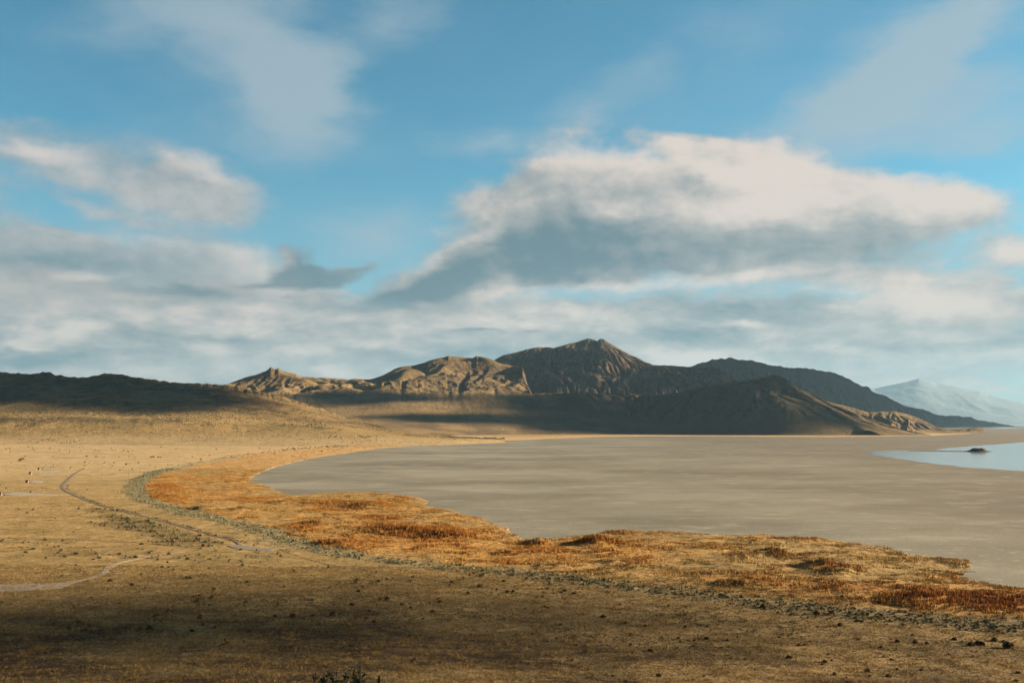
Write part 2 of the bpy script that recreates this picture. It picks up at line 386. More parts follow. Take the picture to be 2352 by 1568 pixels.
THICK_PX = [(202,1151),(226,1162),(287,1177),(359,1195),(436,1215),(492,1228),(543,1236),(518,1244),(410,1249),(333,1244),(308,1228),(267,1210),(220,1180)]
def thicket(x, y):
    P = [tuple(onflat(*p, 4.0)[:2]) for p in THICK_PX]
    d, ins, _ = poly_dist(x, y, P); sd = np.where(ins, d, -d)+fbm(x, y, 40, 3, 217)*22
    return sstep(sd, -6, 10)
OLIVE_BAND = [(200,1275,260,10,.6),(420,1290,240,10,.4),(60,1240,160,7,.5),(250,1200,120,4,.4),(700,1300,260,8,.35),(1100,1345,220,7,.4),(100,1222,150,7,.4),(150,1262,130,9,.6),(330,1262,100,8,.35),(70,1245,100,5,.4),(60,1200,90,4,.3),(300,1320,200,8,.25)]
def land_colour(x, y, sd, reed, sg, rust, dark, rust2=0):
    n1 = fbm(x, y, 220, 4, 41); n2 = fbm(x, y, 45, 4, 43); n3 = fbm(x, y, 9, 3, 47); n4 = fbm(x/3, y, 20, 3, 49)
    yt = np.interp(x, TOE_X, TOE_Y); t = 1-y/yt                  # above 0 on the near slope
    c = np.broadcast_to(C['tan'], x.shape+(3,)).copy()
    pale = sstep(y, 900, 1600)*sstep(x, 200, -300)*(.35+.5*sstep(n4+n1, -.4, .5))
    c = mixv(c, C['pale'], pale)
    ol = sstep(n2+n1*.8, -.15, .55)*(1-pale*.6)
    c = mixv(c, C['olive'], ol*.75)
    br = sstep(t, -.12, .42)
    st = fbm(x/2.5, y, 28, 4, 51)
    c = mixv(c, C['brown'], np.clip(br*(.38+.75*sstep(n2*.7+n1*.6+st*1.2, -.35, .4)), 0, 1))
    mott = sstep(fbm(x/1.6, y, 7, 4, 53)+.5*st, .0, .6)*sstep(y, 1700, 900)
    c = mixv(c, C['olive']*.55, mott*.75)
    c = mixv(c, C['tan']*.8, sstep(fbm(x/3, y, 11, 4, 57)-.3*st, .22, .55)*br*.55)
    dk = sstep(fbm(x/4, y, 60, 4, 55)+n2*.3, .22, .6)*sstep(y, 700, 1100)
    c = mixv(c, C['olive']*.75, dk*.7)
    bare = sstep(n3+n4*.6, .1, .6)
    c = mixv(c, C['pale'], bare*.25*(1-br*.7))
    # marsh
    m = reed*sstep(n2+n3*.4+rust*1.3, -.55, .25)
    oc = mixv(mixv(np.broadcast_to(C['tan'], x.shape+(3,)), C['orange'], sstep(n1+n2*.6+rust, -.5, .5)), C['rust'], np.clip(rust*.7+n3*.5-.15, 0, 1))
    c = mixv(c, np.array([1, 1, 1], dtype=np.float32)*oc, np.clip(reed*.55+m*.45, 0, 1))
    c = mixv(c, C['sage'], sg*(.3+.4*sstep(n3, -.2, .4)))
    c = mixv(c, C['olive']*.45, np.clip(dark, 0, 1)*.7)
    far = sstep(y, 1500, 2600)*sstep(sd, 420, 60)*sstep(x, -1500, -500)
    c = mixv(c, C['orange']*.6+C['pale']*.5, far*.8)
    c = mixv(c, C['rust'], np.clip(rust2, 0, 1))
    # pale salty rim along the lake bed, right outside the grass
    rim = sstep(sd, 7, 1)*.28
    c = mixv(c, C['salt'], rim*(1-np.clip(rust, 0, 1)*.5))
    return c*(1+.16*n3+.10*n2)[..., None]

# ------------------------------------------------------------------ materials
def new_mat(name):
    m = bpy.data.materials.new(name); m.use_nodes = True
    nt = m.node_tree; b = nt.nodes['Principled BSDF']
    b.inputs['Roughness'].default_value = .95
    b.inputs['Specular IOR Level'].default_value = .12
    return m, nt, b
def mnoise(nt, vec, scale, detail=5, rough=.6):
    n = nt.nodes.new('ShaderNodeTexNoise'); n.inputs['Scale'].default_value = scale
    n.inputs['Detail'].default_value = detail; n.inputs['Roughness'].default_value = rough
    nt.links.new(vec, n.inputs['Vector']); return n.outputs['Fac']
def mmath(nt, op, a, b=None, c=None):
    n = nt.nodes.new('ShaderNodeMath'); n.operation = op
    for i, x in enumerate((a, b, c)):
        if x is None: continue
        if isinstance(x, (int, float)): n.inputs[i].default_value = x
        else: nt.links.new(x, n.inputs[i])
    return n.outputs[0]
def mscale(nt, colr, f):
    n = nt.nodes.new('ShaderNodeVectorMath'); n.operation = 'SCALE'
    nt.links.new(colr, n.inputs[0]); nt.links.new(f, n.inputs['Scale']); return n.outputs[0]
def mstretch(nt, vec, s):
    n = nt.nodes.new('ShaderNodeVectorMath'); n.operation = 'MULTIPLY'
    nt.links.new(vec, n.inputs[0]); n.inputs[1].default_value = s; return n.outputs[0]
def mmix(nt, f, a, b):
    n = nt.nodes.new('ShaderNodeMix'); n.data_type = 'RGBA'
    if isinstance(f, (int, float)): n.inputs[0].default_value = f
    else: nt.links.new(f, n.inputs[0])
    for i, x in ((6, a), (7, b)):
        if isinstance(x, (tuple, np.ndarray)): n.inputs[i].default_value = (*[float(q) for q in x], 1)
        else: nt.links.new(x, n.inputs[i])
    return n.outputs[2]
def mrange(nt, v, a, b, lo=0.0, hi=1.0):
    n = nt.nodes.new('ShaderNodeMapRange'); n.interpolation_type = 'SMOOTHSTEP'; nt.links.new(v, n.inputs['Value'])
    n.inputs['From Min'].default_value = a; n.inputs['From Max'].default_value = b
    n.inputs['To Min'].default_value = lo; n.inputs['To Max'].default_value = hi
    return n.outputs['Result']
def col_attr(nt):
    n = nt.nodes.new('ShaderNodeAttribute'); n.attribute_name = 'col'; return n.outputs['Color']
def geo(nt):
    return nt.nodes.new('ShaderNodeNewGeometry')
def mbump(nt, b, h, dist, strength=1.0):
    n = nt.nodes.new('ShaderNodeBump'); n.inputs['Distance'].default_value = dist; n.inputs['Strength'].default_value = strength
    nt.links.new(h, n.inputs['Height']); nt.links.new(n.outputs[0], b.inputs['Normal'])

def land_mat(name, scales, amp, bump):
    m, nt, b = new_mat(name); P = geo(nt).outputs['Position']
    f = None
    for s, a in scales:
        v = mmath(nt, 'MULTIPLY', mmath(nt, 'SUBTRACT', mnoise(nt, P, s, 4, .65), .5), a)
        f = v if f is None else mmath(nt, 'ADD', f, v)
    k = mmath(nt, 'ADD', mmath(nt, 'MULTIPLY', f, amp), 1.0)
    nt.links.new(mscale(nt, col_attr(nt), k), b.inputs['Base Color'])
    mbump(nt, b, f, bump)
    return m
MAT_GROUND = land_mat('dry_grass_ground', [(1.6, 1.3), (.35, 1.5), (.05, .8)], 1.1, .6)
MAT_HILL = land_mat('hill_grass', [(.22, 1.8), (.05, 1.5), (.008, .8)], .75, 5.0)
def veg_mat(name, rough=.9, trans=0.0):
    m, nt, b = new_mat(name)
    oi = nt.nodes.new('ShaderNodeObjectInfo')
    k = mrange(nt, oi.outputs['Random'], 0, 1, .8, 1.15)
    nt.links.new(mscale(nt, col_attr(nt), k), b.inputs['Base Color'])
    return m
MAT_VEG = veg_mat('dry_foliage')
def mountain_mat(name, grass, grass2, rock, rock2, thr=(.62, .80), wl=1.0, shaded_scrub=None):
    m, nt, b = new_mat(name); g = geo(nt); P = g.outputs['Position']
    sp = nt.nodes.new('ShaderNodeSeparateXYZ'); nt.links.new(g.outputs['Normal'], sp.inputs[0])
    n1 = mnoise(nt, P, .004/wl, 6, .6); n2 = mnoise(nt, P, .03/wl, 6, .7); n3 = mnoise(nt, P, .15/wl, 4, .7)
    gc = mmix(nt, mrange(nt, n1, .38, .62), grass, grass2)
    if shaded_scrub:                                                  # darker brush tone also deepens the headland's shaded front, fading at its sunlit strip
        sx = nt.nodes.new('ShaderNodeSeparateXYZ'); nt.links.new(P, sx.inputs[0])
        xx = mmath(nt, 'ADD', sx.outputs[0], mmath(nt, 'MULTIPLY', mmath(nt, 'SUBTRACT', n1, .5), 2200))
        gc = mmix(nt, mmath(nt, 'MULTIPLY', mrange(nt, xx, -500, 700, 0, .8), mrange(nt, sx.outputs[0], 1500, 1850, 1, 0)), gc, shaded_scrub)
    rc = mmix(nt, mrange(nt, n2, .35, .65), rock, rock2)
    st = mmath(nt, 'ADD', sp.outputs[2], mmath(nt, 'MULTIPLY', mmath(nt, 'SUBTRACT', n2, .5), .42))
    c = mmix(nt, mrange(nt, st, thr[0], thr[1]), rc, gc)
    k = mmath(nt, 'ADD', mmath(nt, 'MULTIPLY', mmath(nt, 'SUBTRACT', n3, .5), .9), 1.0)
    nt.links.new(mscale(nt, c, k), b.inputs['Base Color'])
    mbump(nt, b, mmath(nt, 'ADD', n2, mmath(nt, 'MULTIPLY', n3, .35)), 14.0*wl, .9)
    return m
MAT_C = mountain_mat('scrub_slope', (.30,.215,.105), (.16,.118,.062), (.125,.092,.062), (.07,.057,.046), (.74,.88), shaded_scrub=(.105,.082,.05))
MAT_D = mountain_mat('rocky_mountain', (.16,.12,.072), (.10,.085,.055), (.25,.165,.11), (.07,.057,.05), (.66,.84), 1.3)
MAT_E = mountain_mat('far_ridge', (.12,.095,.075), (.10,.082,.068), (.12,.092,.078), (.065,.058,.054), (.7,.9), 1.6)

# ------------------------------------------------------------------ ground sheet
def grid_faces(nr, nc):
    i = np.arange(nr*nc, dtype=np.int32).reshape(nr, nc)
    return np.stack([i[:-1, :-1], i[:-1, 1:], i[1:, 1:], i[1:, :-1]], -1).reshape(-1, 4)

def build_ground():
    rows = np.concatenate([np.linspace(-30, 50, 30)[:-1], np.linspace(50, 420, 360)[:-1], np.linspace(420, 1200, 330)[:-1],
                           np.exp(np.linspace(math.log(1200), math.log(6600), 230))])
    u = np.concatenate([np.linspace(-1.0, -.62, 60)[:-1], np.linspace(-.62, .62, 1100), np.linspace(.62, 1.0, 60)[1:]])
    U, Y = np.meshgrid(u, rows); X = U*(Y+42)
    sd = shore_sd(X, Y)
    Z = ground_z(X, Y, sd)
    reed, sg = reed_mask(X, Y, sd)
    rust = pxblobs(X, Y, RUST)*reed; dark = pxblobs(X, Y, DARKP)
    tall = pxblobs(X, Y, TALL)
    Z = Z + swell(X, Y, reed, rust, tall)
    dark = thicket(X, Y)*.75 + pxblobs(X, Y, OLIVE_BAND)*sstep(fbm(X/2, Y, 20, 3, 219), -.3, .3)
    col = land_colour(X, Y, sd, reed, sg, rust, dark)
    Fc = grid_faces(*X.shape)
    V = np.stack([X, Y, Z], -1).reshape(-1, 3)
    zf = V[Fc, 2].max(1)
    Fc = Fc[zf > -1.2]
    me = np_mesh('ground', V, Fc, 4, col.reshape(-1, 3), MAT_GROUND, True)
    o = link('ground', me); o['kind'] = 'structure'
    return o
build_ground()

# ------------------------------------------------------------------ lake bed, pool, far water
def build_lakebed():
    m, nt, b = new_mat('dry_lake_bed'); P = geo(nt).outputs['Position']
    st = mstretch(nt, P, (.75, 1.0, 1.0))
    a = mnoise(nt, st, .004, 6, .6); b2 = mnoise(nt, st, .03, 6, .65); c3 = mnoise(nt, P, .5, 4, .7); big = mnoise(nt, P, .0011, 3, .5)
    sp = nt.nodes.new('ShaderNodeSeparateXYZ'); nt.links.new(P, sp.inputs[0])
    right = mrange(nt, mmath(nt, 'ADD', sp.outputs[0], mmath(nt, 'MULTIPLY', mmath(nt, 'SUBTRACT', big, .5), 900)), 0, 900)
    c = mmix(nt, mrange(nt, a, .35, .65), (.32,.315,.262), (.19,.187,.153))
    c = mmix(nt, mmath(nt, 'MULTIPLY', right, .75), c, (.17,.148,.115))
    c = mmix(nt, mmath(nt, 'MULTIPLY', mrange(nt, b2, .50, .70), .55), c, (.42,.40,.33))
    d4 = mnoise(nt, mstretch(nt, P, (.5, 1.0, 1.0)), .013, 7, .72)
    c = mmix(nt, mmath(nt, 'MULTIPLY', mrange(nt, d4, .50, .68), .75), c, (.20,.175,.14))
    cr = mnoise(nt, P, .09, 5, .75); nearm = mrange(nt, sp.outputs[1], 900, 450)
    c = mmix(nt, mmath(nt, 'MULTIPLY', mmath(nt, 'MULTIPLY', mrange(nt, cr, .54, .68), nearm), .45), c, (.55,.53,.46))
    k = mmath(nt, 'ADD', mmath(nt, 'MULTIPLY', mmath(nt, 'SUBTRACT', c3, .5), .9), 1.0)
    nt.links.new(mscale(nt, c, k), b.inputs['Base Color'])
    mbump(nt, b, mmath(nt, 'ADD', c3, b2), .08)
    ys = np.array([200,300,500,800,1300,2200,4000,8000,16000,30000,60000.]); xs = np.linspace(-1, 1, 13)
    X = xs[None, :]*(1500+ys[:, None]*.95); Y = np.repeat(ys[:, None], 13, 1)
    V = np.stack([X, Y, np.zeros_like(X)], -1).reshape(-1, 3)
    o = link('lakebed', np_mesh('lakebed', V, grid_faces(*X.shape), 4, None, m)); o['kind'] = 'structure'
build_lakebed()

def wavy(pts, n, amp, seed):
    """closed outline, resampled and made irregular"""
    P = np.array(pts, dtype=float); Q = np.vstack([P, P[:1]])
    L = np.r_[0, np.cumsum(np.linalg.norm(np.diff(Q, axis=0), axis=1))]
    s = np.linspace(0, L[-1], n, endpoint=False)
    x = np.interp(s, L, Q[:, 0]); y = np.interp(s, L, Q[:, 1])
    if np.isscalar(amp): amp = np.full(n, amp)
    return np.stack([x+amp*fbm(x, y, 60, 4, seed), y+amp*fbm(x, y, 45, 4, seed+1)], -1)

def water_mat():
    m, nt, b = new_mat('shallow_water'); P = geo(nt).outputs['Position']
    b.inputs['Base Color'].default_value = (.16,.20,.20,1)
    b.inputs['Roughness'].default_value = .12; b.inputs['Specular IOR Level'].default_value = .5; b.inputs['IOR'].default_value = 1.33
    mbump(nt, b, mnoise(nt, P, .25, 3, .6), .05, .5)
    return m
MAT_WATER = water_mat()
def flat_sheet(name, outline, z, mat, kind='structure'):
    me = bpy.data.meshes.new(name)
    me.from_pydata([(float(p[0]), float(p[1]), z) for p in outline], [], [list(range(len(outline)))])
    me.materials.append(mat); me.update()
    o = link(name, me)
    if kind: o['kind'] = kind
    return o
POOL_PX = [(1985,1041),(2000,1036),(2050,1034),(2140,1034),(2195,1035.5),(2145,1032.5),(2180,1028),(2230,1024),(2290,1020),(2352,1015),(2440,1009),(2600,1003),
           (2700,1100),(2500,1090),(2352,1082),(2280,1077),(2200,1071),(2140,1064),(2060,1053),(2010,1045)]
flat_sheet('water', wavy([onflat(*p)[:2] for p in POOL_PX], 900, 14.0, 71), .06, MAT_WATER)
flat_sheet('water', [(-9000,20500),(-4000,19500),(2000,19000),(9500,21500),(14000,19000),(26000,17000),(55000,56000),(-50000,56000)], .5, MAT_WATER)
flat_sheet('water', wavy([onflat(*p)[:2] for p in [(2270,983),(2300,981.5),(2340,981.5),(2350,982.5),(2300,984)]], 120, 60.0, 75), .2, MAT_WATER)

# ------------------------------------------------------------------ hills and mountains
def erode(h, rounds, n, cell, seed=1, K=5.0, steps=45):
    """droplet erosion on a grid (numpy, all droplets of a round at once)"""
    rng = np.random.RandomState(seed); R, Cn = h.shape
    h = h.astype(np.float64)/cell
    for r in range(rounds):
        px = rng.rand(n)*(Cn-3)+1; py = rng.rand(n)*(R-3)+1
        dx = np.zeros(n); dy = np.zeros(n); vel = np.ones(n); wat = np.ones(n); sed = np.zeros(n)
        alive = np.ones(n, bool)
        flat = h.ravel()
        for s in range(steps):
            ix = px.astype(int); iy = py.astype(int); fx = px-ix; fy = py-iy
            i = iy*Cn+ix
            a = flat[i]; b = flat[i+1]; c = flat[i+Cn]; d = flat[i+Cn+1]
            gx = (b-a)*(1-fy)+(d-c)*fy; gy = (c-a)*(1-fx)+(d-b)*fx
            hh = a*(1-fx)*(1-fy)+b*fx*(1-fy)+c*(1-fx)*fy+d*fx*fy
            dx = dx*.15-gx*.85; dy = dy*.15-gy*.85
            l = np.sqrt(dx*dx+dy*dy)+1e-9; dx /= l; dy /= l
            nx = px+dx; ny = py+dy
            ok = alive & (nx > 1) & (nx < Cn-3) & (ny > 1) & (ny < R-3)
            nx = np.where(ok, nx, px); ny = np.where(ok, ny, py)
            jx = nx.astype(int); jy = ny.astype(int); ex = nx-jx; ey = ny-jy; j = jy*Cn+jx
            nh = flat[j]*(1-ex)*(1-ey)+flat[j+1]*ex*(1-ey)+flat[j+Cn]*(1-ex)*ey+flat[j+Cn+1]*ex*ey
            dh = nh-hh
            cap = np.maximum(-dh, .005)*vel*wat*K
            dep = np.where(dh > 0, np.minimum(dh, sed), np.where(sed > cap, (sed-cap)*.3, -np.minimum((cap-sed)*.28, np.maximum(-dh, 0))))
            dep = np.clip(np.where(ok, dep, 0)*.6, -.035, .035)
            sed -= dep
            for off, w in ((0, (1-fx)*(1-fy)), (1, fx*(1-fy)), (Cn, (1-fx)*fy), (Cn+1, fx*fy)):
                flat += np.bincount(i+off, weights=dep*w, minlength=flat.size)[:flat.size]
            vel = np.sqrt(np.maximum(vel*vel-dh*3, .01)); wat *= .985
            alive = ok; px, py = nx, ny
        h2 = flat.reshape(R, Cn); d = h2-h; d[1:-1, 1:-1] = d[1:-1, 1:-1]*.4+.15*(d[:-2, 1:-1]+d[2:, 1:-1]+d[1:-1, :-2]+d[1:-1, 2:]); h = h+d
    return (h*cell).astype(np.float32)

def curve(pts):
    """(dx, dy, Y) seen places or (dx, None, Y, z) -> arrays q=x/Y, Y, z"""
    out = []
    for p in pts:
        if p[1] is None:
            d = px_dir(p[0], 985); out.append((d[0]/d[1], p[2], p[3]))
        else:
            v = P3(*p[:3]); out.append((v[0]/v[1], v[1], v[2]))
    out.sort(); return np.array(out)

def blur_rows(z, k):
    c = np.cumsum(np.vstack([np.repeat(z[:1], k+1, 0), z, np.repeat(z[-1:], k, 0)]), 0)
    return (c[2*k+1:]-c[:-2*k-1])/(2*k+1)

def landform(name, curves, nrows, dq, ncols, mat, amp, wl, spurs=(), er=(6, 20000, 7.0), back=(900, .45, 40), seed=0, crest_amp=2.0,
             colour=None, blur=12, aniso=.8, crest_fix=True, post=None, calm=(0, .01, 1), msm=.02, fallw=.10, ek=.4):
    cs = [curve(c) for c in curves]
    q = np.linspace(dq[0], dq[1], ncols)
    Ys = [np.interp(q, c[:, 0], c[:, 1]) for c in cs]; Zs = [np.interp(q, c[:, 0], c[:, 2]) for c in cs]
    Zcrest = Zs[-1].copy()
    def sm(a, k):
        p = np.r_[np.full(k, a[0]), a, np.full(k, a[-1])]
        for _ in range(2): p = np.convolve(np.pad(p, k, mode='edge'), np.ones(2*k+1)/(2*k+1), 'valid')
        return p[k:-k]
    kq = max(3, int(ncols*msm))
    Ys = [sm(a, kq) for a in Ys]; Zs = [sm(a, kq) for a in Zs]
    Yr, Zr, T = [], [], []
    tot = sum(nrows); acc = 0
    for i, n in enumerate(nrows):
        t = np.linspace(0, 1, n, endpoint=False)
        for tt in t:
            Yr.append(Ys[i]+(Ys[i+1]-Ys[i])*tt); Zr.append(Zs[i]+(Zs[i+1]-Zs[i])*tt); T.append((acc+n*tt)/tot)
        acc += n
    Yc, Zc = Ys[-1], Zcrest
    Yr.append(Yc); Zr.append(Zs[-1]); T.append(1.0)
    kcrest = len(Yr)-1
    Y = np.array(Yr); Z = np.array(Zr); T = np.array(T)[:, None]
    zb = blur_rows(Z, blur); wb = sstep(np.abs(T-1.0), 0, .12)
    Z = Z*(1-wb)+zb*wb
    bt = np.linspace(0, 1, back[2])[1:, None]
    Yb = Yc[None]+bt*back[0]; Zb = Zc[None]-back[0]*back[1]*(bt**1.3)
    Y = np.vstack([Y, Yb]); Z = np.vstack([Z, Zb]); T = np.vstack([T*np.ones((1, 1)), 1+bt])
    X = q[None]*Y
    zfoot = Zs[0][None]
    relief = np.clip(Z-zfoot, 0, None)
    env = np.sin(np.clip(T, 0, 1)*np.pi)**.8 + np.where(T > 1, .6*np.clip((T-1)*3, 0, 1), 0)
    env = np.maximum(env, .0)*np.clip(relief/60, 0, 1)*np.clip(sstep(T, calm[0], calm[1])*(1-calm[2])+calm[2]+(1 if calm[2] < 1 else 0)*sstep(X, 100, 900)*.45*sstep(T, .05, .3), 0, 1)
    wx = X+fbm(X, Y, wl*1.5, 3, seed+5)*wl*.35; wy = Y+fbm(X, Y, wl*1.5, 3, seed+6)*wl*.35
    r = ridged(wx, wy*aniso, wl, 5, seed, .52)-.55
    Z = Z+env*amp*r + env*amp*.18*fbm(X, Y, wl*.3, 4, seed+9)
    for pts, slope, width in spurs:
        sp = [P3(*p) for p in pts]
        d, _, par = poly_dist(X, Y, [(p[0], p[1]) for p in sp], closed=False)
        zs = np.interp(par, np.arange(len(sp)), [p[2] for p in sp])
        d = d*(1+.35*fbm(X, Y, wl*.5, 3, seed+15))
        zz = zs - slope*np.maximum(np.sqrt(d*d+width*width)-width, 0)
        k = 14.0
        hmx = np.maximum(Z, zz)+k*np.exp(-np.abs(Z-zz)/k)*.4
        Z = np.where(T <= 1.0001, Z+(hmx-Z)*sstep(zz-Z, -60, 0), Z)
    Z = Z+(Zc-Zs[-1])[None]*np.exp(-((T-1)/fallw)**2)
    if er:
        st = 3
        A = Z[::st, ::st]
        Dl = erode(A, er[0], er[1], er[2], seed+77, K=4.0)-A
        ri = np.arange(Z.shape[0])/st; ci = np.arange(Z.shape[1])/st
        r0 = np.minimum(ri.astype(int), Dl.shape[0]-2); c0 = np.minimum(ci.astype(int), Dl.shape[1]-2)
        fr = np.clip(ri-r0, 0, 1)[:, None]; fc = np.clip(ci-c0, 0, 1)[None]
        fr = fr*fr*(3-2*fr); fc = fc*fc*(3-2*fc)
        up = (Dl[r0][:, c0]*(1-fr)+Dl[r0+1][:, c0]*fr)*(1-fc)+(Dl[r0][:, c0+1]*(1-fr)+Dl[r0+1][:, c0+1]*fr)*fc
        Z = Z+ek*up*np.clip(sstep(T, calm[0]*.5, calm[1])*(1-calm[2])+calm[2]+(1 if calm[2] < 1 else 0)*sstep(X, 100, 900)*2.4*sstep(T, .05, .3), 0, 3)
    if post is not None:
        Z = post(X, Y, Z, T)
    if crest_fix:
        # keep the skyline at its height and everything in front of it below it
        crest = Zc+crest_amp*(fbm(q*9000, q*0+seed, 60, 4, seed+3)*1.2)
        dzc = crest-Z[kcrest]
        fall = np.exp(-((T-1)/.07)**2)
        Z = Z+dzc[None]*fall
        sl = (Z-H)/Y; slc = (crest-H)/Yc
        lim = slc[None]-np.clip(1-T, 0, 1)*.0006
        Z = np.where(T < 1, np.where(sl > lim, H+lim*Y, Z), Z)
    V = np.stack([X, Y, Z], -1).reshape(-1, 3)
    col = colour(X, Y, Z, T).reshape(-1, 3) if colour else None
    me = np_mesh(name, V, grid_faces(*X.shape), 4, col, mat, True)
    o = link(name, me); o['kind'] = 'structure'
    return X, Y, Z

def qx(dx):
    d = px_dir(dx, 950); return d[0]/d[1]

# the near hill on the left
HL_CREST = [(-260,850,4400),(-150,853,4400),(0,855,4350),(30,856),(60,859),(85,857),(100,854),(115,856),(130,861),(165,866),(200,867),(225,862),(245,857),(265,858),(290,862),(310,866),(350,872),(400,877),(450,880),(520,884,4300),
            (560,892,4250),(600,899),(640,908,4200),(700,926,4150),(750,942),(790,956,4100),(830,964),(860,975,4050),(900,985),(960,995,3900),(1050,1002,3800),(1100,1004.5,3750),(1160,1006.8,3700)]
def fillY(pts):
    """fill the missing distances of a list by linear interpolation"""
    xs = [p[0] for p in pts if len(p) > 2]; ys = [p[2] for p in pts if len(p) > 2]
    return [(p[0], p[1], float(np.interp(p[0], xs, ys))) for p in pts]
HL_CREST = fillY(HL_CREST)
HL_FOOT = [(-260,None,2700,2),(0,None,2750,2),(300,None,2800,2),(600,None,2850,1),(850,None,2950,-1),(1000,None,3100,-2),(1100,None,3400,-1.5),(1170,None,3600,-1)]
HL_LOW = fillY([(-260,1003,3150),(0,1003,3150),(300,1003),(600,1002,3200),(850,1003,3300),(1000,1006,3420),(1100,1009,3550),(1165,1008.5,3630)])
HL_BENCH = fillY([(-260,955,3400),(0,956,3400),(200,958,3420),(400,962,3450),(600,968,3480),(750,978,3500),(850,988,3550),(960,1000,3600),(1050,1005,3650),(1165,1007.6,3660)])
HL_UP = fillY([(-260,948,3560),(0,948,3560),(300,950),(500,955,3600),(650,962,3650),(750,972,3680),(850,984,3700),(960,998,3720),(1060,1003.6,3720),(1165,1007.2,3680)])
def hill_colour(X, Y, Z, T):
    n1 = fbm(X, Y, 300, 4, 81); n2 = fbm(X, Y, 60, 4, 83); n3 = fbm(X, Y, 14, 3, 85); ns = fbm(X/4, Y, 60, 3, 87)
    c = np.broadcast_to(C['tan'], X.shape+(3,)).copy()
    c = mixv(c, C['olive'], sstep(n1+n2*.7+ns*.5, -.4, .45)*.8)
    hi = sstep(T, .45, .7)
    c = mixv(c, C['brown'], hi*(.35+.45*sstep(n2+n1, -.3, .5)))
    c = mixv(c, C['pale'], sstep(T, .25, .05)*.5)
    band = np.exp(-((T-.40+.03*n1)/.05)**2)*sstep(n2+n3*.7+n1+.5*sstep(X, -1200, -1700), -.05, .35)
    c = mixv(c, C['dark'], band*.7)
    rocks = sstep(n3+n2*.5, .42, .6)*sstep(T, .3, .5)
    c = mixv(c, np.array([.28,.23,.18], dtype=np.float32), rocks*.6)
    return c*(1+.18*n3+.12*n2)[..., None]
def hill_post(X, Y, Z, T):
    k = sstep(T, .35, .6)*np.where(T > 1.2, 0, 1)
    r = np.clip(fbm(X, Y, 34, 3, 91)+.3*fbm(X, Y, 9, 2, 93)-.18, 0, 1)
    Z = Z+k*r*7*sstep(fbm(X, Y, 260, 2, 95), -.2, .35)
    top = np.exp(-((T-1)/.06)**2)*np.clip(fbm(X, Y, 30, 3, 97)+.15, 0, 1)
    return Z+top*9*sstep(X, -700, -1200)
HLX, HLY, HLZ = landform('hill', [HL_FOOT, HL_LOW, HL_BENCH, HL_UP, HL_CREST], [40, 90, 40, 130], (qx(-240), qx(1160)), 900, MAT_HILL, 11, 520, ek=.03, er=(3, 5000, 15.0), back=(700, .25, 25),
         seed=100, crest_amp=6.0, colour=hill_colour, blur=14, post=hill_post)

# middle range with its bench and the dark headland
C_CREST = fillY([(380,886,6800),(430,885,6850),(520,883,6900),(560,868,7000),(595,858),(610,852),(622,844),(632,848),(640,847),(650,852),(665,855),(680,858),(690,865),(720,866),
 (728,868),(745,867),(760,868.5),(800,872),(815,869.5),(850,871,7100),(880,862,7200),(905,848),(925,841.5),(950,839),(975,833),(985,828),(1010,822),(1030,818.5,7450),(1060,820),(1085,822),(1095,817.5),(1105,819),
 (1120,822),(1150,834),(1180,846),(1200,856,7200),(1206,866,7100),(1212,885,6900),(1222,901,6500),(1300,902.5),(1450,905,6500),(1490,907),(1520,905,6400),(1560,900),(1617,888),(1680,879,6300),(1739,869),
 (1773,862),(1787,861,6150),(1805,869),(1817,879),(1836,894,6100),(1867,905),(1898,922,6000),(1930,934),(1960,946,5950),(1995,958),(2030,970,5900),(2060,982),(2100,992,5850),(2140,998,5800),(2155,1000.5,5790)])
C_FOOT = [(380,None,4500,-1),(900,None,4700,-1),(1200,None,5500,-1),(1400,None,5750,-1),(1600,None,5700,-1),(1787,None,5420,-1),(1900,None,5400,-1),(2155,None,5600,-1)]
C_FAN = fillY([(380,958,5650),(900,960,5700),(1200,960,5950),(1450,968,5980),(1600,966,5900),(1700,955,5750),(1787,940,5650),(1900,955,5600),(2000,978,5600),(2100,995,5650),(2155,1000,5700)])
C_BENCH = fillY([(380,905,6200),(640,906,6300),(900,903),(1000,906,6300),(1150,904,6350),(1215,906,6400),(1300,906),(1450,909,6400),(1520,910,6250),(1617,902,6150),(1680,898,6000),(1787,890,5900),(1836,908,5900),
 (1898,938,5850),(1960,958,5800),(2030,977,5800),(2100,994,5780),(2155,1000.2,5770)])
C_SH = fillY([(380,893,6500),(640,884,6650),(850,884,6700),(930,866,6850),(1000,864,6900),(1100,866,6950),(1180,884,6800),(1212,896,6600),(1222,903,6460),(1300,903.4,6460),(1450,906.2,6460),(1520,907,6350),(1617,892,6280),
 (1680,885,6200),(1787,873,6080),(1836,900,6050),(1898,929,5950),(1960,951,5900),(2030,973.5,5860),(2100,993,5820),(2155,1000.4,5785)])
SP_C = [([(1030,820,7440),(1062,846,7200),(1120,868,7000),(1170,885,6750),(1216,901,6500)], .55, 30),
        ([(1097,818,7350),(1130,833,7250),(1200,858,7100)], .6, 25),
        ([(940,846,7000),(925,858,6850),(915,872,6750)], .6, 40),
        ([(1787,861,6150),(1850,903,5950),(1900,932,5800),(1950,962,5620),(1985,985,5500)], .55, 25),
        ([(622,846,7000),(660,862,6850),(700,872,6750)], .5, 25)]
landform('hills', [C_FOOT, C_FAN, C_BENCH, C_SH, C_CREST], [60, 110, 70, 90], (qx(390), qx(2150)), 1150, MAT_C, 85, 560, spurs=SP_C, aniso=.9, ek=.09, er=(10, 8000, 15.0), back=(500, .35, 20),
         seed=200, crest_amp=3.0, blur=10, calm=(.46, .66, .05))
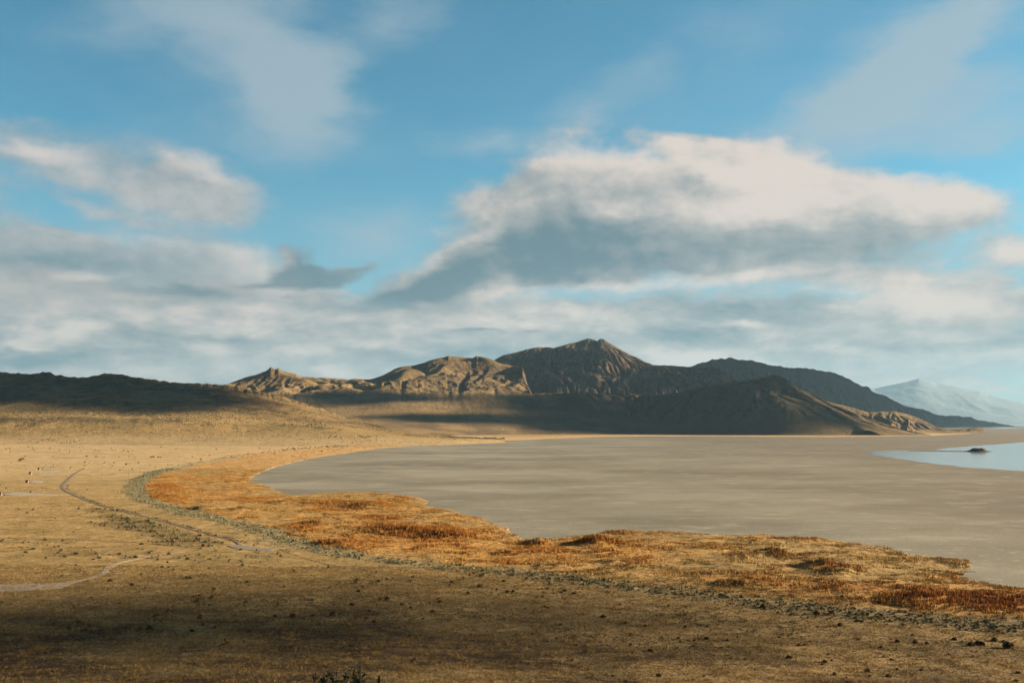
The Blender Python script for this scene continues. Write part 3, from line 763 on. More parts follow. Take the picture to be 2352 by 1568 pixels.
# low dark point beyond the headland
F2_CREST = fillY([(1860,925,6900),(1900,922),(1950,934),(1995,947),(2023,945),(2054,944),(2086,951),(2117,963),(2148,979),(2176,984.5),(2195,985),(2226,982),(2240,981.5),(2257,983),(2262,990,7000),(2266,994.5,7000)])
F2_FOOT = [(1860,None,6450,-1),(2100,None,6550,-1),(2266,None,6850,-1)]
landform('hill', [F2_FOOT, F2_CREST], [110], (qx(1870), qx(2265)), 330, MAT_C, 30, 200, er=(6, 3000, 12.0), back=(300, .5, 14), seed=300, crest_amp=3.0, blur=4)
# the main mountain
D_CREST = fillY([(1090,846,8900),(1138,826,9000),(1155,815),(1175,811),(1200,805),(1230,797,9200),(1262,797),(1272,799),(1290,793),(1310,789),(1340,780.5),(1352,777,9500),(1360,778),(1372,783),(1378,777.5),(1388,780),(1395,785),(1410,794),(1430,805),
 (1450,815),(1475,827),(1500,838,9000),(1540,838.5),(1580,843),(1600,844.5),(1640,843),(1660,853),(1682,868),(1695,877,8200),(1720,900,8000)])
D_FOOT = [(1090,None,7400,170),(1400,None,7400,170),(1720,None,7300,150)]
D_MID = fillY([(1090,895,7950),(1200,890,8000),(1300,884),(1400,884,8000),(1500,890,7950),(1600,892),(1720,910,7800)])
SP_D = [([(1352,777,9480),(1345,800,9200),(1336,828,8850),(1346,852,8450),(1396,880,8000),(1450,904,7700)], .62, 25),
        ([(1500,838,9000),(1480,850,8800),(1455,862,8600)], .6, 20),
        ([(1245,851,8500),(1238,858,8350),(1228,865,8250)], .6, 25),
        ([(1262,797,9200),(1255,822,8900),(1215,850,8500)], .5, 40),
        ([(1175,811,9050),(1150,840,8600)], .5, 40)]
landform('mountain', [D_FOOT, D_MID, D_CREST], [70, 230], (qx(1100), qx(1715)), 620, MAT_D, 130, 800, spurs=SP_D, aniso=.8, ek=.5, er=(12, 6000, 20.0), back=(700, .5, 16), seed=400, crest_amp=8.0, blur=6)
# the long ridge behind on the right
E_CREST = fillY([(1520,850,10500),(1580,843,10800),(1617,832),(1636,826),(1660,823),(1676,822),(1688,824),(1701,825.5),(1726,827),(1751,834.5),(1792,841),(1812,846),(1823,845),(1842,844),(1870,849),(1889,851),(1911,855),(1948,869),
 (1976,885),(1995,889),(2003,898,13000),(2036,910),(2070,929),(2101,937),(2120,940),(2133,944),(2155,953.5,15500),(2205,955.5),(2230,956.5),(2242,964),(2273,968.5),(2305,974,19000),(2330,977.5,19500)])
E_FOOT = [(1520,None,9200,40),(1900,None,10000,5),(2000,None,10700,-1),(2160,None,14800,-2),(2330,None,18500,-2)]
landform('mountain', [E_FOOT, E_CREST], [150], (qx(1540), qx(2328)), 620, MAT_E, 80, 650, er=(10, 4000, 25.0), back=(900, .45, 12), seed=500, crest_amp=16.0, blur=4)
# snowy mountains across the lake
def hazed_snow_mat():
    m, nt, b = new_mat('haze_tinted_range'); g = geo(nt); P = g.outputs['Position']
    sp = nt.nodes.new('ShaderNodeSeparateXYZ'); nt.links.new(P, sp.inputs[0])
    n = mnoise(nt, P, .0012, 7, .7)
    zz = mmath(nt, 'ADD', sp.outputs[2], mmath(nt, 'MULTIPLY', mmath(nt, 'SUBTRACT', n, .5), 1600))
    nt.links.new(mmix(nt, mrange(nt, zz, 1500, 3300), (.18,.225,.26), (.235,.285,.32)), b.inputs['Base Color'])  # blue-grey, low-contrast tones put the fading of distant haze into the colour
    return m
G_CREST = fillY([(1850,905,58000),(1920,893),(1970,886),(2010,892),(2050,883),(2085,876),(2110,869),(2135,875),(2150,880),(2190,887),(2230,897),(2250,899),(2270,908),(2310,917),(2352,927),(2420,938),(2500,930),(2600,945,58000)])
G_FOOT = [(1850,None,50000,-5),(2600,None,50000,-5)]
landform('mountain_range', [G_FOOT, G_CREST], [120], (qx(1860), qx(2590)), 420, hazed_snow_mat(), 300, 6500, er=None, back=(3000, .3, 8), seed=600, crest_amp=25.0, blur=3)

# ------------------------------------------------------------------ tracks and gravel
def gravel_mat():
    m, nt, b = new_mat('gravel'); P = geo(nt).outputs['Position']
    n = mnoise(nt, P, 1.2, 6, .7); k = mmath(nt, 'ADD', mmath(nt, 'MULTIPLY', mmath(nt, 'SUBTRACT', n, .5), .8), 1.0)
    nt.links.new(mscale(nt, col_attr(nt), k), b.inputs['Base Color']); mbump(nt, b, n, .06)
    return m
MAT_GRAVEL = gravel_mat()
def ribbon(name, px, w, colr, lift=.10, nmul=1.0):
    P = np.array([hit(*p)[:2] for p in px])
    for _ in range(2):                                        # round the corners
        Q = [P[0]]
        for a, b in zip(P[:-1], P[1:]): Q += [a*.75+b*.25, a*.25+b*.75]
        P = np.array(Q+[P[-1]])
    L = np.r_[0, np.cumsum(np.linalg.norm(np.diff(P, axis=0), axis=1))]
    n = int(L[-1]/1.5*nmul)+2; t = np.linspace(0, L[-1], n)
    x = np.interp(t, L, P[:, 0]); y = np.interp(t, L, P[:, 1])
    tx = np.gradient(x); ty = np.gradient(y); l = np.hypot(tx, ty)+1e-9; nx, ny = -ty/l, tx/l
    ww = (np.interp(t/L[-1], np.linspace(0, 1, len(w)), w) if not np.isscalar(w) else w)*(1+.25*fbm(x, y, 12, 3, 131))
    k = np.linspace(-.5, .5, 7)
    X = x[:, None]+nx[:, None]*ww[:, None]*k+0; Y = y[:, None]+ny[:, None]*ww[:, None]*k
    ed = (np.abs(k) > .45)[None]*.35*fbm(X, Y, 3, 2, 133)
    X = X+nx[:, None]*ed; Y = Y+ny[:, None]*ed
    Z = ground_z(X, Y)+lift-(np.abs(k)[None] > .45)*lift*1.2
    V = np.stack([X, Y, Z], -1).reshape(-1, 3)
    c = np.array(colr, dtype=np.float32)[None]*(1+.25*fbm(V[:, 0], V[:, 1], 5, 3, 135))[:, None]
    me = np_mesh(name, V, grid_faces(*X.shape), 4, c, MAT_GRAVEL, True)
    o = link(name, me); o['kind'] = 'structure'; return o
def patch(name, px, colr, lift=.12, step=1.5, rough=.8):
    P = [hit(*p)[:2] for p in px]; P = wavy(P, 160, rough, 141)
    mn = P.min(0)-2; mx = P.max(0)+2
    nx = int((mx[0]-mn[0])/step)+2; ny = int((mx[1]-mn[1])/step)+2
    X, Y = np.meshgrid(np.linspace(mn[0], mx[0], nx), np.linspace(mn[1], mx[1], ny))
    d, ins, _ = poly_dist(X, Y, [tuple(p) for p in P]); sd = np.where(ins, d, -d)
    Z = ground_z(X, Y)+np.clip(sd, -1.2, .3)*lift/.3
    Fc = grid_faces(*X.shape); Fc = Fc[(sd.ravel()[Fc] > -1.4).all(1)]
    V = np.stack([X, Y, Z], -1).reshape(-1, 3)
    c = np.array(colr, dtype=np.float32)[None]*(1+.25*fbm(V[:, 0], V[:, 1], 6, 3, 137))[:, None]
    used = np.unique(Fc); rm = np.zeros(len(V), int); rm[used] = np.arange(len(used))
    o = link(name, np_mesh(name, V[used], rm[Fc], 4, c[used], MAT_GRAVEL, True)); o['kind'] = 'structure'; return o
G1 = (.40,.335,.25)
patch('road', [(-90,1342),(60,1341),(130,1338.5),(168,1331),(195,1329),(172,1340),(140,1350),(90,1355),(-90,1361)], G1, .10)
ribbon('path', [(150,1340),(185,1333),(215,1326),(236,1319),(243,1309),(252,1300),(275,1291.5),(300,1286),(340,1278),(375,1272),(430,1266)], [3.4,2.8,3.0,4.2,3.4,2.4,1.8,1.4], G1, .12)
ribbon('path', [(193,1076),(180,1083),(168,1090),(160,1098),(150,1108),(143,1117),(145,1122),(155,1129),(175,1138),(195,1147),(230,1160),(260,1168),(300,1178),(330,1185),
        (370,1196),(410,1206),(450,1218),(490,1229),(525,1238),(545,1244),(552,1252)], [3.5,4.5,6,6,4.5,3.6,3.2,3.2,3.2], (.25,.20,.145), .2)
patch('gravel_lot', [(520,1253),(545,1251),(600,1257),(640,1259),(625,1265),(580,1264),(545,1261),(525,1257)], (.27,.235,.20), .2)
ribbon('path', [(-40,1236),(100,1237),(200,1240),(300,1245),(390,1252)], 1.0, (.14,.11,.07), .08)
ribbon('path', [(640,1262),(733,1293),(831,1309),(926,1322),(1079,1344),(1214,1364),(1301,1386),(1450,1402),(1604,1416),(1757,1436),(1932,1452),(2114,1467),(2400,1500)], .7, (.12,.085,.05), .06)
for pp in ([(95,1073.8),(117,1074.2),(142,1076.5),(130,1079),(96,1078)], [(79,1088.7),(91,1086),(117,1087),(161,1090),(117,1091.4),(85,1091)],
           [(67,1103.7),(91,1103.9),(108,1105.7),(91,1108.2),(67,1108.5)], [(5,1133),(33,1131),(78,1132.6),(130,1135.8),(163,1137),(78,1138.4),(33,1138.2),(8,1135.8)]):
    patch('gravel_pad', pp, (.40,.36,.29), .25, 2.0, .5)

# ------------------------------------------------------------------ plants
RNG = np.random.RandomState(7)
def tri_cloud(n, seed, size=.22, rx=.55, h=.8, hollow=.45):
    """leaf clumps of a rounded bush: n triangles through a dome"""
    r = np.random.RandomState(seed)
    a = r.rand(n)*2*np.pi; e = np.arcsin(r.rand(n)**.8); rad = (hollow+(1-hollow)*r.rand(n)**.5)
    lobes = 1+.30*np.sin(a*2+seed)+.22*np.sin(a*3+seed*3)+.15*np.sin(a*5+seed*2)
    c = np.stack([np.cos(a)*np.cos(e)*rx*rad*lobes, np.sin(a)*np.cos(e)*rx*rad*lobes, np.sin(e)*h*rad*(1+.15*np.sin(a*2+seed))], -1)
    d = r.randn(n, 3, 3)*size; d -= d.mean(1, keepdims=True); d[..., 2] *= 1.15
    V = c[:, None]+d; V[..., 2] = np.maximum(V[..., 2], -.03)
    return V.reshape(-1, 3).astype(np.float32)
def blade_cloud(n, seed, spread=.5, h=1.0, w=.1, lean=.25):
    r = np.random.RandomState(seed)
    a = r.rand(n)*2*np.pi; rad = spread*np.sqrt(r.rand(n)); b = np.stack([np.cos(a)*rad, np.sin(a)*rad, np.zeros(n)], -1)
    o = r.rand(n)*np.pi; wv = np.stack([np.cos(o), np.sin(o), np.zeros(n)], -1)*w*.5
    hh = h*(.6+.5*r.rand(n)); tip = b+np.stack([r.randn(n)*lean*h*.5-lean*h*.35, r.randn(n)*lean*h*.5, hh], -1)
    V = np.stack([b-wv, b+wv, tip], 1); V[:, :2, 2] -= .05
    return V.reshape(-1, 3).astype(np.float32)
def scatter_mesh(name, pos, sc_, colr, protos, mat, zsc=None, wide=None):
    """one mesh from many small plants (numpy)"""
    Vs, Cs = [], []
    which = RNG.randint(0, len(protos), len(pos)); ang = RNG.rand(len(pos))*2*np.pi
    zsc = sc_ if zsc is None else zsc
    for k, pv in enumerate(protos):
        m = which == k
        if not m.any(): continue
        ca, sa = np.cos(ang[m])[:, None], np.sin(ang[m])[:, None]
        s = sc_[m][:, None]
        x = (pv[None, :, 0]*ca-pv[None, :, 1]*sa)*s; y = (pv[None, :, 0]*sa+pv[None, :, 1]*ca)*s
        z = pv[None, :, 2]*zsc[m][:, None]
        V = np.stack([x, y, z], -1)+pos[m][:, None]
        Vs.append(V.reshape(-1, 3)); Cs.append(np.repeat(colr[m], pv.shape[0], 0))
    V = np.vstack(Vs).astype(np.float32); Cc = np.vstack(Cs)
    tn = 1+.25*(np.repeat(RNG.rand(len(V)//3), 3)-.5)*2
    Fc = np.arange(len(V), dtype=np.int32).reshape(-1, 3)
    return np_mesh(name, V, Fc, 3, Cc*tn[:, None], mat)
def wedge(n, y0, y1, u=.60, power=2.0):
    """random places on the ground in front of the viewpoint; power 2 = even over the area, 1 = even in distance"""
    r = RNG.rand(n); Y = (y0**power+(y1**power-y0**power)*r)**(1/power)
    return (RNG.rand(n)*2-1)*u*(Y+42), Y
def jitter(c, n, k=.18):
    return np.array(c, dtype=np.float32)[None]*(1+k*RNG.randn(n, 1))*(1+.06*RNG.randn(n, 3))

# reeds and marsh grass along the lake bed
def build_reeds():
    x, y = wedge(420000, 300, 1500, .58)
    x2, y2 = wedge(60000, 1500, 3600, .45); k = x2 < 200; x = np.r_[x, x2[k]]; y = np.r_[y, y2[k]]
    sd = shore_sd(x, y); reed, _ = reed_mask(x, y, sd)
    n2 = fbm(x, y, 45, 4, 43); n1 = fbm(x, y, 220, 4, 41); nr = fbm(x, y, 18, 3, 151)
    rust = pxblobs(x, y, RUST)
    dens = reed*(.25+.75*sstep(n2*.6+nr*.8+rust*.8+pxblobs(x, y, TALL), -.35, .35))
    k = RNG.rand(len(x)) < dens*1.0
    x, y, rust, n1, n2, nr = x[k], y[k], rust[k], n1[k], n2[k], nr[k]
    tall = sstep(nr+rust*.6+n2*.4, -.1, .7)
    h = (.40+1.0*tall)*(1+.25*RNG.randn(len(x))).clip(.5, 1.6)
    tl = pxblobs(x, y, TALL)
    h = h*(1+1.1*np.clip(tl, 0, 1))
    far = np.maximum(1, y/900)
    z = ground_z(x, y, sd[k])+swell(x, y, np.ones(len(x)), rust, tl)*reed[k]-.08
    n = len(x)
    t = sstep(n1*.8+n2*.8+nr*.5+rust*.8, -.25, .8)
    c = mixv(np.broadcast_to(np.array([.46,.33,.135], dtype=np.float32), (n, 3)), np.array([.50,.26,.065], dtype=np.float32), t)
    c = mixv(c, np.array([.30,.115,.028], dtype=np.float32), np.clip(rust*.7-.15+nr*.35, 0, .9))
    c = mixv(c, np.array([.13,.06,.022], dtype=np.float32), np.clip(tl, 0, 1)*.55)  # tall patches painted darker, standing in for the clumps' shaded sides
    c = c*(1+.22*RNG.randn(n, 1)).clip(.4, 1.6)
    protos = [blade_cloud(11, 200+i, 1.1, 1.0, .34, .30) for i in range(6)]
    me = scatter_mesh('reeds', np.stack([x, y, z], -1), 1.15*far, c.astype(np.float32), protos, MAT_VEG, zsc=h)
    tag(link('reeds', me), kind='stuff')
    return n
print('reeds', build_reeds())

def build_grass():
    x, y = wedge(330000, 150, 480, .60, 1.6)
    n1 = fbm(x, y, 40, 3, 161); n2 = fbm(x, y, 7, 3, 163); n3 = fbm(x, y, 2.2, 2, 165)
    k = (RNG.rand(len(x)) < .45+.6*sstep(n2+n3*.6, -.35, .3)); x, y, n1, n2 = x[k], y[k], n1[k], n2[k]; n = len(x)
    z = ground_z(x, y, np.full(n, 400.0)); zz = ground_z(x, y)
    t = sstep(n1+n2*.8, -.45, .5)
    c = mixv(np.broadcast_to(np.array([.07,.045,.024], dtype=np.float32), (n, 3)), np.array([.38,.265,.105], dtype=np.float32), np.clip(t*.45+.75*(RNG.rand(n) < .18+.3*t), 0, 1).astype(np.float32))
    c = c*(1+.3*RNG.randn(n, 1)).clip(.35, 1.8)
    h = (.30+.38*sstep(n2, -.2, .5))*(1+.3*RNG.randn(n)).clip(.4, 1.8)
    w = np.full(n, 1.9)
    protos = [blade_cloud(6, 300+i, .16, 1.0, .035, .35) for i in range(8)]
    me = scatter_mesh('grass', np.stack([x, y, zz], -1), w, c.astype(np.float32), protos, MAT_VEG, zsc=h)
    x2, y2 = wedge(150000, 420, 900, .60, 1.3); m1 = fbm(x2, y2, 40, 3, 161); m2 = fbm(x2/1.5, y2, 9, 3, 163)
    yt = np.interp(x2, TOE_X, TOE_Y)
    k = (RNG.rand(len(x2)) < .15+.9*sstep(m2+m1*.5, -.1, .4)) & (shore_sd(x2, y2) > 25); x2, y2, m1, m2 = x2[k], y2[k], m1[k], m2[k]; n = len(x2)
    c2 = mixv(np.broadcast_to(np.array([.12,.085,.04], dtype=np.float32), (n, 3)), np.array([.30,.225,.10], dtype=np.float32), RNG.rand(n).astype(np.float32))
    me2 = scatter_mesh('grass', np.stack([x2, y2, ground_z(x2, y2)], -1), np.full(n, 2.6), c2.astype(np.float32), protos, MAT_VEG, zsc=.22+.3*RNG.rand(n))
    tag(link('grass', me), kind='stuff'); tag(link('grass', me2), kind='stuff')
build_grass()

TRACK_PX = [(160,1098),(143,1117),(145,1122),(155,1129),(175,1138),(195,1147),(230,1160),(260,1168),(300,1178),(330,1185),(370,1196),(410,1206),(450,1218),(490,1229),(525,1238),(545,1244)]
# bushes: the biggest ones as things, the rest together
SAGE_C = (.25,.255,.165); DARK_C = (.115,.10,.052); RUSSET_C = (.19,.125,.06)
def bush_points():
    out = []
    def add(x, y, s, c, kind):
        out.append((x, y, s, c, np.full(len(x), kind)))
    # grey sage belt on the old beach line
    x, y = wedge(260000, 300, 1500, .60); x2, y2 = wedge(90000, 1500, 3700, .48); x = np.r_[x, x2]; y = np.r_[y, y2]
    sd = shore_sd(x, y); _, sg = reed_mask(x, y, sd); nn = fbm(x, y, 16, 3, 171)
    k = RNG.rand(len(x)) < sg*1.1*sstep(nn, -.5, .1)*np.where(y > 1500, .4, 1); n = k.sum()
    add(x[k], y[k], (.45+.85*RNG.rand(n)**2)*np.maximum(1, y[k]/1000), jitter(SAGE_C, n)*(1-.3*sstep(x[k], -250, 0))[:, None], 0)
    # sage islands in the marsh
    m = pxblobs(x, y, [(1650,1252,90,5,1),(1760,1249,60,3,.8),(1615,1296,50,5,1),(960,1212,40,4,.8),(1560,1296,30,3,.6)])
    k = RNG.rand(len(x)) < np.clip(m-.25, 0, 1)*.5; n = k.sum(); add(x[k], y[k], 1.0+.4*RNG.rand(n), jitter(SAGE_C, n), 1)
    # big dark bushes by the track
    x, y = wedge(260000, 300, 1700, .60); m = thicket(x, y)+pxblobs(x, y, OLIVE_BAND)*.6; nn = fbm(x, y, 12, 3, 173); sd = shore_sd(x, y)
    k = RNG.rand(len(x)) < np.clip(m-.15, 0, 1)*.62*sstep(nn, -.35, .2); n = k.sum()
    add(x[k], y[k], .6+1.2*RNG.rand(n)**2.2, np.where(RNG.rand(n, 1) < .4, jitter(SAGE_C, n)*.65, jitter(DARK_C, n, .3)*1.25), 2)
    # scattered bushes on the plain
    reed, sg = reed_mask(x, y, sd); n1 = fbm(x, y, 120, 3, 175); n2 = fbm(x/2.2, y, 26, 3, 177); yt = np.interp(x, TOE_X, TOE_Y)
    band = np.exp(-((y-yt*1.03)/(yt*.22))**2)
    k = (RNG.rand(len(x)) < .17*sstep(n1+n2, .0, .5)*(.2+1.3*band)*(reed < .1)*(sd > 20)) & (y > yt*.55); n = k.sum()
    add(x[k], y[k], .35+1.35*RNG.rand(n)**3.5, np.where(RNG.rand(n, 1) < .4, jitter(SAGE_C, n)*.75, jitter(DARK_C, n, .3)*1.3), 3)
    # on the near slope, few
    x, y = wedge(34000, 190, 640, .58, 1.5); yt = np.interp(x, TOE_X, TOE_Y); n2 = fbm(x, y, 35, 3, 179)
    k = (RNG.rand(len(x)) < .05+.5*sstep(n2+fbm(x/2, y, 9, 2, 203)*.8, .15, .6)) & (y > yt*.55) & (y < yt*1.05) & (shore_sd(x, y) > 20); n = k.sum()
    add(x[k], y[k], .22+1.1*RNG.rand(n)**5, np.where(RNG.rand(n, 1) < .5, jitter(RUSSET_C, n), jitter(DARK_C, n, .3)), 4)
    # rank growth along the far side of the track
    x, y = wedge(300000, 560, 1100, .5); x = x[(x < -100)]; y = RNG.rand(len(x))*540+560
    tp = np.array([onflat(*p, 3.0)[:2] for p in TRACK_PX]); d, _, par = poly_dist(x, y, [tuple(p) for p in tp], closed=False)
    side = y > np.interp(par, np.arange(len(tp)), tp[:, 1])
    k = (d > 2.5) & (d < 5.5) & side & (RNG.rand(len(x)) < .5*sstep(fbm(x, y, 25, 3, 201), -.5, .3)); n = k.sum()
    add(x[k], y[k], .35+.6*RNG.rand(n), jitter(DARK_C, n, .3), 2)
    # far plain
    x, y = wedge(9000, 1500, 3200, .60); n2 = fbm(x/3, y, 90, 3, 181); sd = shore_sd(x, y)
    k = (RNG.rand(len(x)) < .30*sstep(n2, .05, .5)) & (x < -60) & (sd > 60); n = k.sum()
    add(x[k], y[k], 1.5+1.6*RNG.rand(n), jitter(DARK_C, n, .3)*1.6, 5)
    return [np.concatenate([o[i] for o in out]) for i in range(5)]
BX, BY, BS, BC, BK = bush_points()
BZ = ground_z(BX, BY)
print('bushes', len(BX), [int((BK == i).sum()) for i in range(6)])
inframe = np.abs(BX/BY) < .515
score = np.where(inframe, BS/BY, 0)
order = np.argsort(-score); TOP = order[:262]; REST = order[262:]
me = scatter_mesh('shrubs', np.stack([BX, BY, BZ-.05], -1)[REST], BS[REST], BC[REST].astype(np.float32),
                  [tri_cloud(28, 400+i, .27, .6, .75) for i in range(8)], MAT_VEG)
tag(link('shrubs', me), kind='stuff')
def hill_scrub():
    R, Cn = HLX.shape; n = 60000
    i = RNG.rand(n)*280; j = RNG.rand(n)*(Cn-2); a = i.astype(int); b = j.astype(int)
    x, y, z = HLX[a, b]+2*RNG.randn(n), HLY[a, b], HLZ[a, b]
    m = sstep(fbm(x, y, 220, 3, 231)+.7*fbm(x/3, y, 50, 3, 233)+.35*np.exp(-((i-150)/45)**2), -.05, .6)
    k = (RNG.rand(n) < m*.5) & (i > 15); n = int(k.sum())
    c = np.where(RNG.rand(n, 1) < .3, jitter((.30,.25,.18), n), jitter(DARK_C, n, .3)*1.1)
    me = scatter_mesh('shrubs', np.stack([x[k], y[k], z[k]-.1], -1), 1.0+1.9*RNG.rand(n)**2.5, c.astype(np.float32), [tri_cloud(14, 450+i, .34, .6, .6) for i in range(5)], MAT_VEG)
    tag(link('shrubs', me), kind='stuff')
hill_scrub()
def bush_mesh(seed, colr, n=230, size=.125, **kw):
    V = tri_cloud(n, seed, size, **kw)
    r = np.random.RandomState(seed); c = np.array(colr)[None]*(1+.25*np.repeat(r.randn(n), 3)[:, None]).clip(.4, 1.8)
    return np_mesh('shrub', V, np.arange(len(V), dtype=np.int32).reshape(-1, 3), 3, c, MAT_VEG)
PROTO = {0: [bush_mesh(500+i, SAGE_C) for i in range(5)], 1: [bush_mesh(510+i, DARK_C) for i in range(5)], 2: [bush_mesh(520+i, RUSSET_C) for i in range(5)]}
KIND_LABEL = {0: ('pale grey-green sagebrush in the long belt along the foot of the dry slope', 'sagebrush in the belt along the old beach line', 0),
              1: ('pale sagebrush on a grey island within the orange marsh', 'sagebrush on the islands in the marsh', 0),
              2: ('big brown-green bush in the thicket beside the dirt track', 'dark bushes in the thicket beside the track', 1),
              3: ('small bush scattered on the yellow grass plain', 'bushes scattered over the grass plain', 1),
              4: ('small dark bush standing alone on the near grassy slope', 'lone bushes on the near slope', 2),
              5: ('dark bush far out on the pale plain', 'bushes far out on the plain', 1)}
def place_bush(x, y, z, s, mesh, rot, label, group, squash=1.0, name='shrub'):
    o = bpy.data.objects.new(name, mesh); sc.collection.objects.link(o)
    o.location = (float(x), float(y), float(z)-.05); o.scale = (float(s), float(s), float(s)*squash); o.rotation_euler = (0, 0, float(rot))
    return tag(o, label, 'bush', group)
for j, i in enumerate(TOP):
    lab, grp, pk = KIND_LABEL[int(BK[i])]
    if int(BK[i]) in (0, 3, 4):                                # say which stretch of the picture it stands in
        zone = int(np.clip((BX[i]/BY[i]+.515)/1.03*5, 0, 4.99)); big = BS[i] > (1.0 if BK[i] != 3 else 1.2)
        where = ['near the left edge', 'left of the middle', 'in the middle', 'right of the middle', 'near the right edge'][zone]
        lab = {0: ('taller' if big else 'low')+' grey-green sagebrush in the belt below the orange marsh, ', 3: ('larger' if big else 'small')+' bush scattered on the yellow grass plain, ',
               4: ('larger' if big else 'small')+' lone bush on the near grassy slope, '}[int(BK[i])]+where
    place_bush(BX[i], BY[i], BZ[i], BS[i], PROTO[pk][j % 5], RNG.rand()*6.28, lab, grp, .55+.45*RNG.rand())
# bushes that can be told apart
for dx, dy, s, pk, sq, lab in [
    (2313,1488,2.3,1,1.1,'round dark bush nearest the lower right corner, standing beside the thin trail'),
    (2252,1481,2.6,1,.6,'low dark spreading bush left of the round one near the lower right corner'),
    (2284,1471,2.1,1,.6,'flat dark bush uphill behind the round one near the lower right corner'),
    (2192,1469,1.5,1,.7,'small dark bush on the thin trail at the right, left of the three dark bushes'),
    (1929,1437,1.6,1,.9,'dark bush alone on pale grass just below the sage belt at the right'),
    (1753,1396,1.6,2,1.2,'pointed russet bush touching the sage belt right of the middle'),
    (1876,1411,1.9,2,1.0,'rounded brown bush at the lower edge of the sage belt, smaller one beside it'),
    (1910,1409,2.0,2,.7,'low brown bush on the sage belt, right of the rounded brown one'),
    (303,1345,1.4,1,1.0,'dark bush in the open grass below the pale bend of the path at left'),
    (252,1334,1.5,1,.8,'wide dark bush close below the pale path at left'),
    (1101,1348,1.9,1,.9,'largest dark bush of the clump in the middle of the slope'),
    (869,1336,1.6,1,.8,'dark bush with twigs left of the clump in the middle of the slope'),
    (1385,1418,1.5,1,.7,'low dark bush where the thin trail crosses the middle of the slope'),
    (352,1049,3.6,1,.8,'single dark bush far out on the bare pale plain, with a long shadow')]:
    p = hit(dx, dy); place_bush(p[0], p[1], p[2], s, PROTO[pk][int(dx) % 5], dx, lab, None, sq)
for k, (dx, dy, s) in enumerate([(46,1058,4.0),(49,1055.5,3.4),(52,1054,3.0)]):
    p = hit(dx, dy); place_bush(p[0], p[1], p[2], s, PROTO[1][k], k, ['nearest of the three dark bushes in a row on the far left plain', 'middle one of the three dark bushes in a row on the far left plain', 'farthest of the three dark bushes in a row on the far left plain'][k], 'row of dark bushes on the far left plain')
# the bush right below the viewpoint
def near_bush():
    x, y = -3.35, 20.0; z = float(ground_z(np.array([x]), np.array([y]))[0])
    root = bpy.data.objects.new('sagebrush', None); sc.collection.objects.link(root); root.location = (x, y, z)
    root.scale = (.50, .50, (64.98-z)/2.2); tag(root, 'dark teal sagebrush cut off by the bottom edge, nearest to the viewer', 'bush')
    r = np.random.RandomState(3); n = 150
    tips = []
    Vb, Fb = [], []
    for i in range(85):
        a = r.rand()*6.28; L = .9+1.0*r.rand(); t = .25+.75*r.rand(); base = np.array([math.cos(a)*.15, math.sin(a)*.15, 0])
        tip = np.array([math.cos(a)*t*2.0, math.sin(a)*t*1.4, L*(1.5-.55*t)])
        mid = (base+tip)/2+np.array([0, 0, .1])
        pts = [base, mid, tip]; rad = [.03, .018, .006]
        b0 = sum(len(v) for v in Vb)
        for p_, q_ in zip(pts, rad):
            Vb.append(np.array([[p_[0]+q_*math.cos(w), p_[1]+q_*math.sin(w), p_[2]] for w in (0, 1.57, 3.14, 4.71)]))
        for l in range(2):
            for w in range(4):
                Fb.append([b0+l*4+w, b0+l*4+(w+1) % 4, b0+(l+1)*4+(w+1) % 4, b0+(l+1)*4+w])
        for k in range(60):
            f = .35+.65*r.rand(); tips.append(base*(1-f)+tip*f+np.array([0, 0, .1*math.sin(f*3.14)])+r.randn(3)*np.array([.13,.13,.10]))
        for k in range(14):
            f = r.rand(); tips.append(tip+np.array([0, 0, .28*f])+r.randn(3)*.03)
    link('stem', np_mesh('stem', np.vstack(Vb), np.array(Fb), 4, np.tile([[.12,.09,.06]], (len(np.vstack(Vb)), 1)), MAT_VEG), root)
    T = np.array(tips); m = len(T); d = r.randn(m, 3, 3)*np.array([.05,.05,.07]); V = (T[:, None]+d).reshape(-1, 3)
    c = np.array([.060,.085,.066])[None]*(1+.3*np.repeat(r.randn(m), 3)[:, None]).clip(.3, 1.9)
    link('foliage', np_mesh('foliage', V, np.arange(len(V)).reshape(-1, 3), 3, c, MAT_VEG), root)
near_bush()

# ------------------------------------------------------------------ rocks
def rock_mesh(seed, n=2):
    import bmesh
    bm = bmesh.new(); bmesh.ops.create_icosphere(bm, subdivisions=3, radius=1.0)
    r = np.random.RandomState(seed); pl = r.randn(9, 3); pl /= np.linalg.norm(pl, axis=1)[:, None]; dd = .55+.35*r.rand(9)
    for v in bm.verts:
        p = np.array(v.co)
        for q_, w in zip(pl, dd):
            k = p@q_-w
            if k > 0: p = p-q_*k
        p = p*(1+.06*math.sin(p[0]*9+seed)+.05*math.sin(p[1]*13+seed*2))
        v.co = (p[0], p[1], max(p[2], -.3))
    me = bpy.data.meshes.new('boulder'); bm.to_mesh(me); bm.free(); me.materials.append(MAT_ROCK); return me
def rock_material():
    m, nt, b = new_mat('weathered_rock'); P = geo(nt).outputs['Position']
    n = mnoise(nt, P, .6, 6, .7); nt.links.new(mmix(nt, mrange(nt, n, .35, .65), (.17,.14,.11), (.32,.27,.215)), b.inputs['Base Color'])
    mbump(nt, b, n, .4); return m
MAT_ROCK = rock_material()
ROCKS = [rock_mesh(i) for i in range(6)]
DG = None
def cast(dx, dy):
    """surface point seen at a place of the working grid, on the hills"""
    global DG
    if DG is None: bpy.context.view_layer.update(); DG = bpy.context.evaluated_depsgraph_get()
    d = px_dir(dx, dy); o = Vector((0, 0, H)); t0 = 0
    ok, loc, nrm, idx, ob, _ = sc.ray_cast(DG, o+Vector(d.tolist())*1200, Vector(d.tolist()))
    return np.array(loc) if ok else None
r = np.random.RandomState(11)
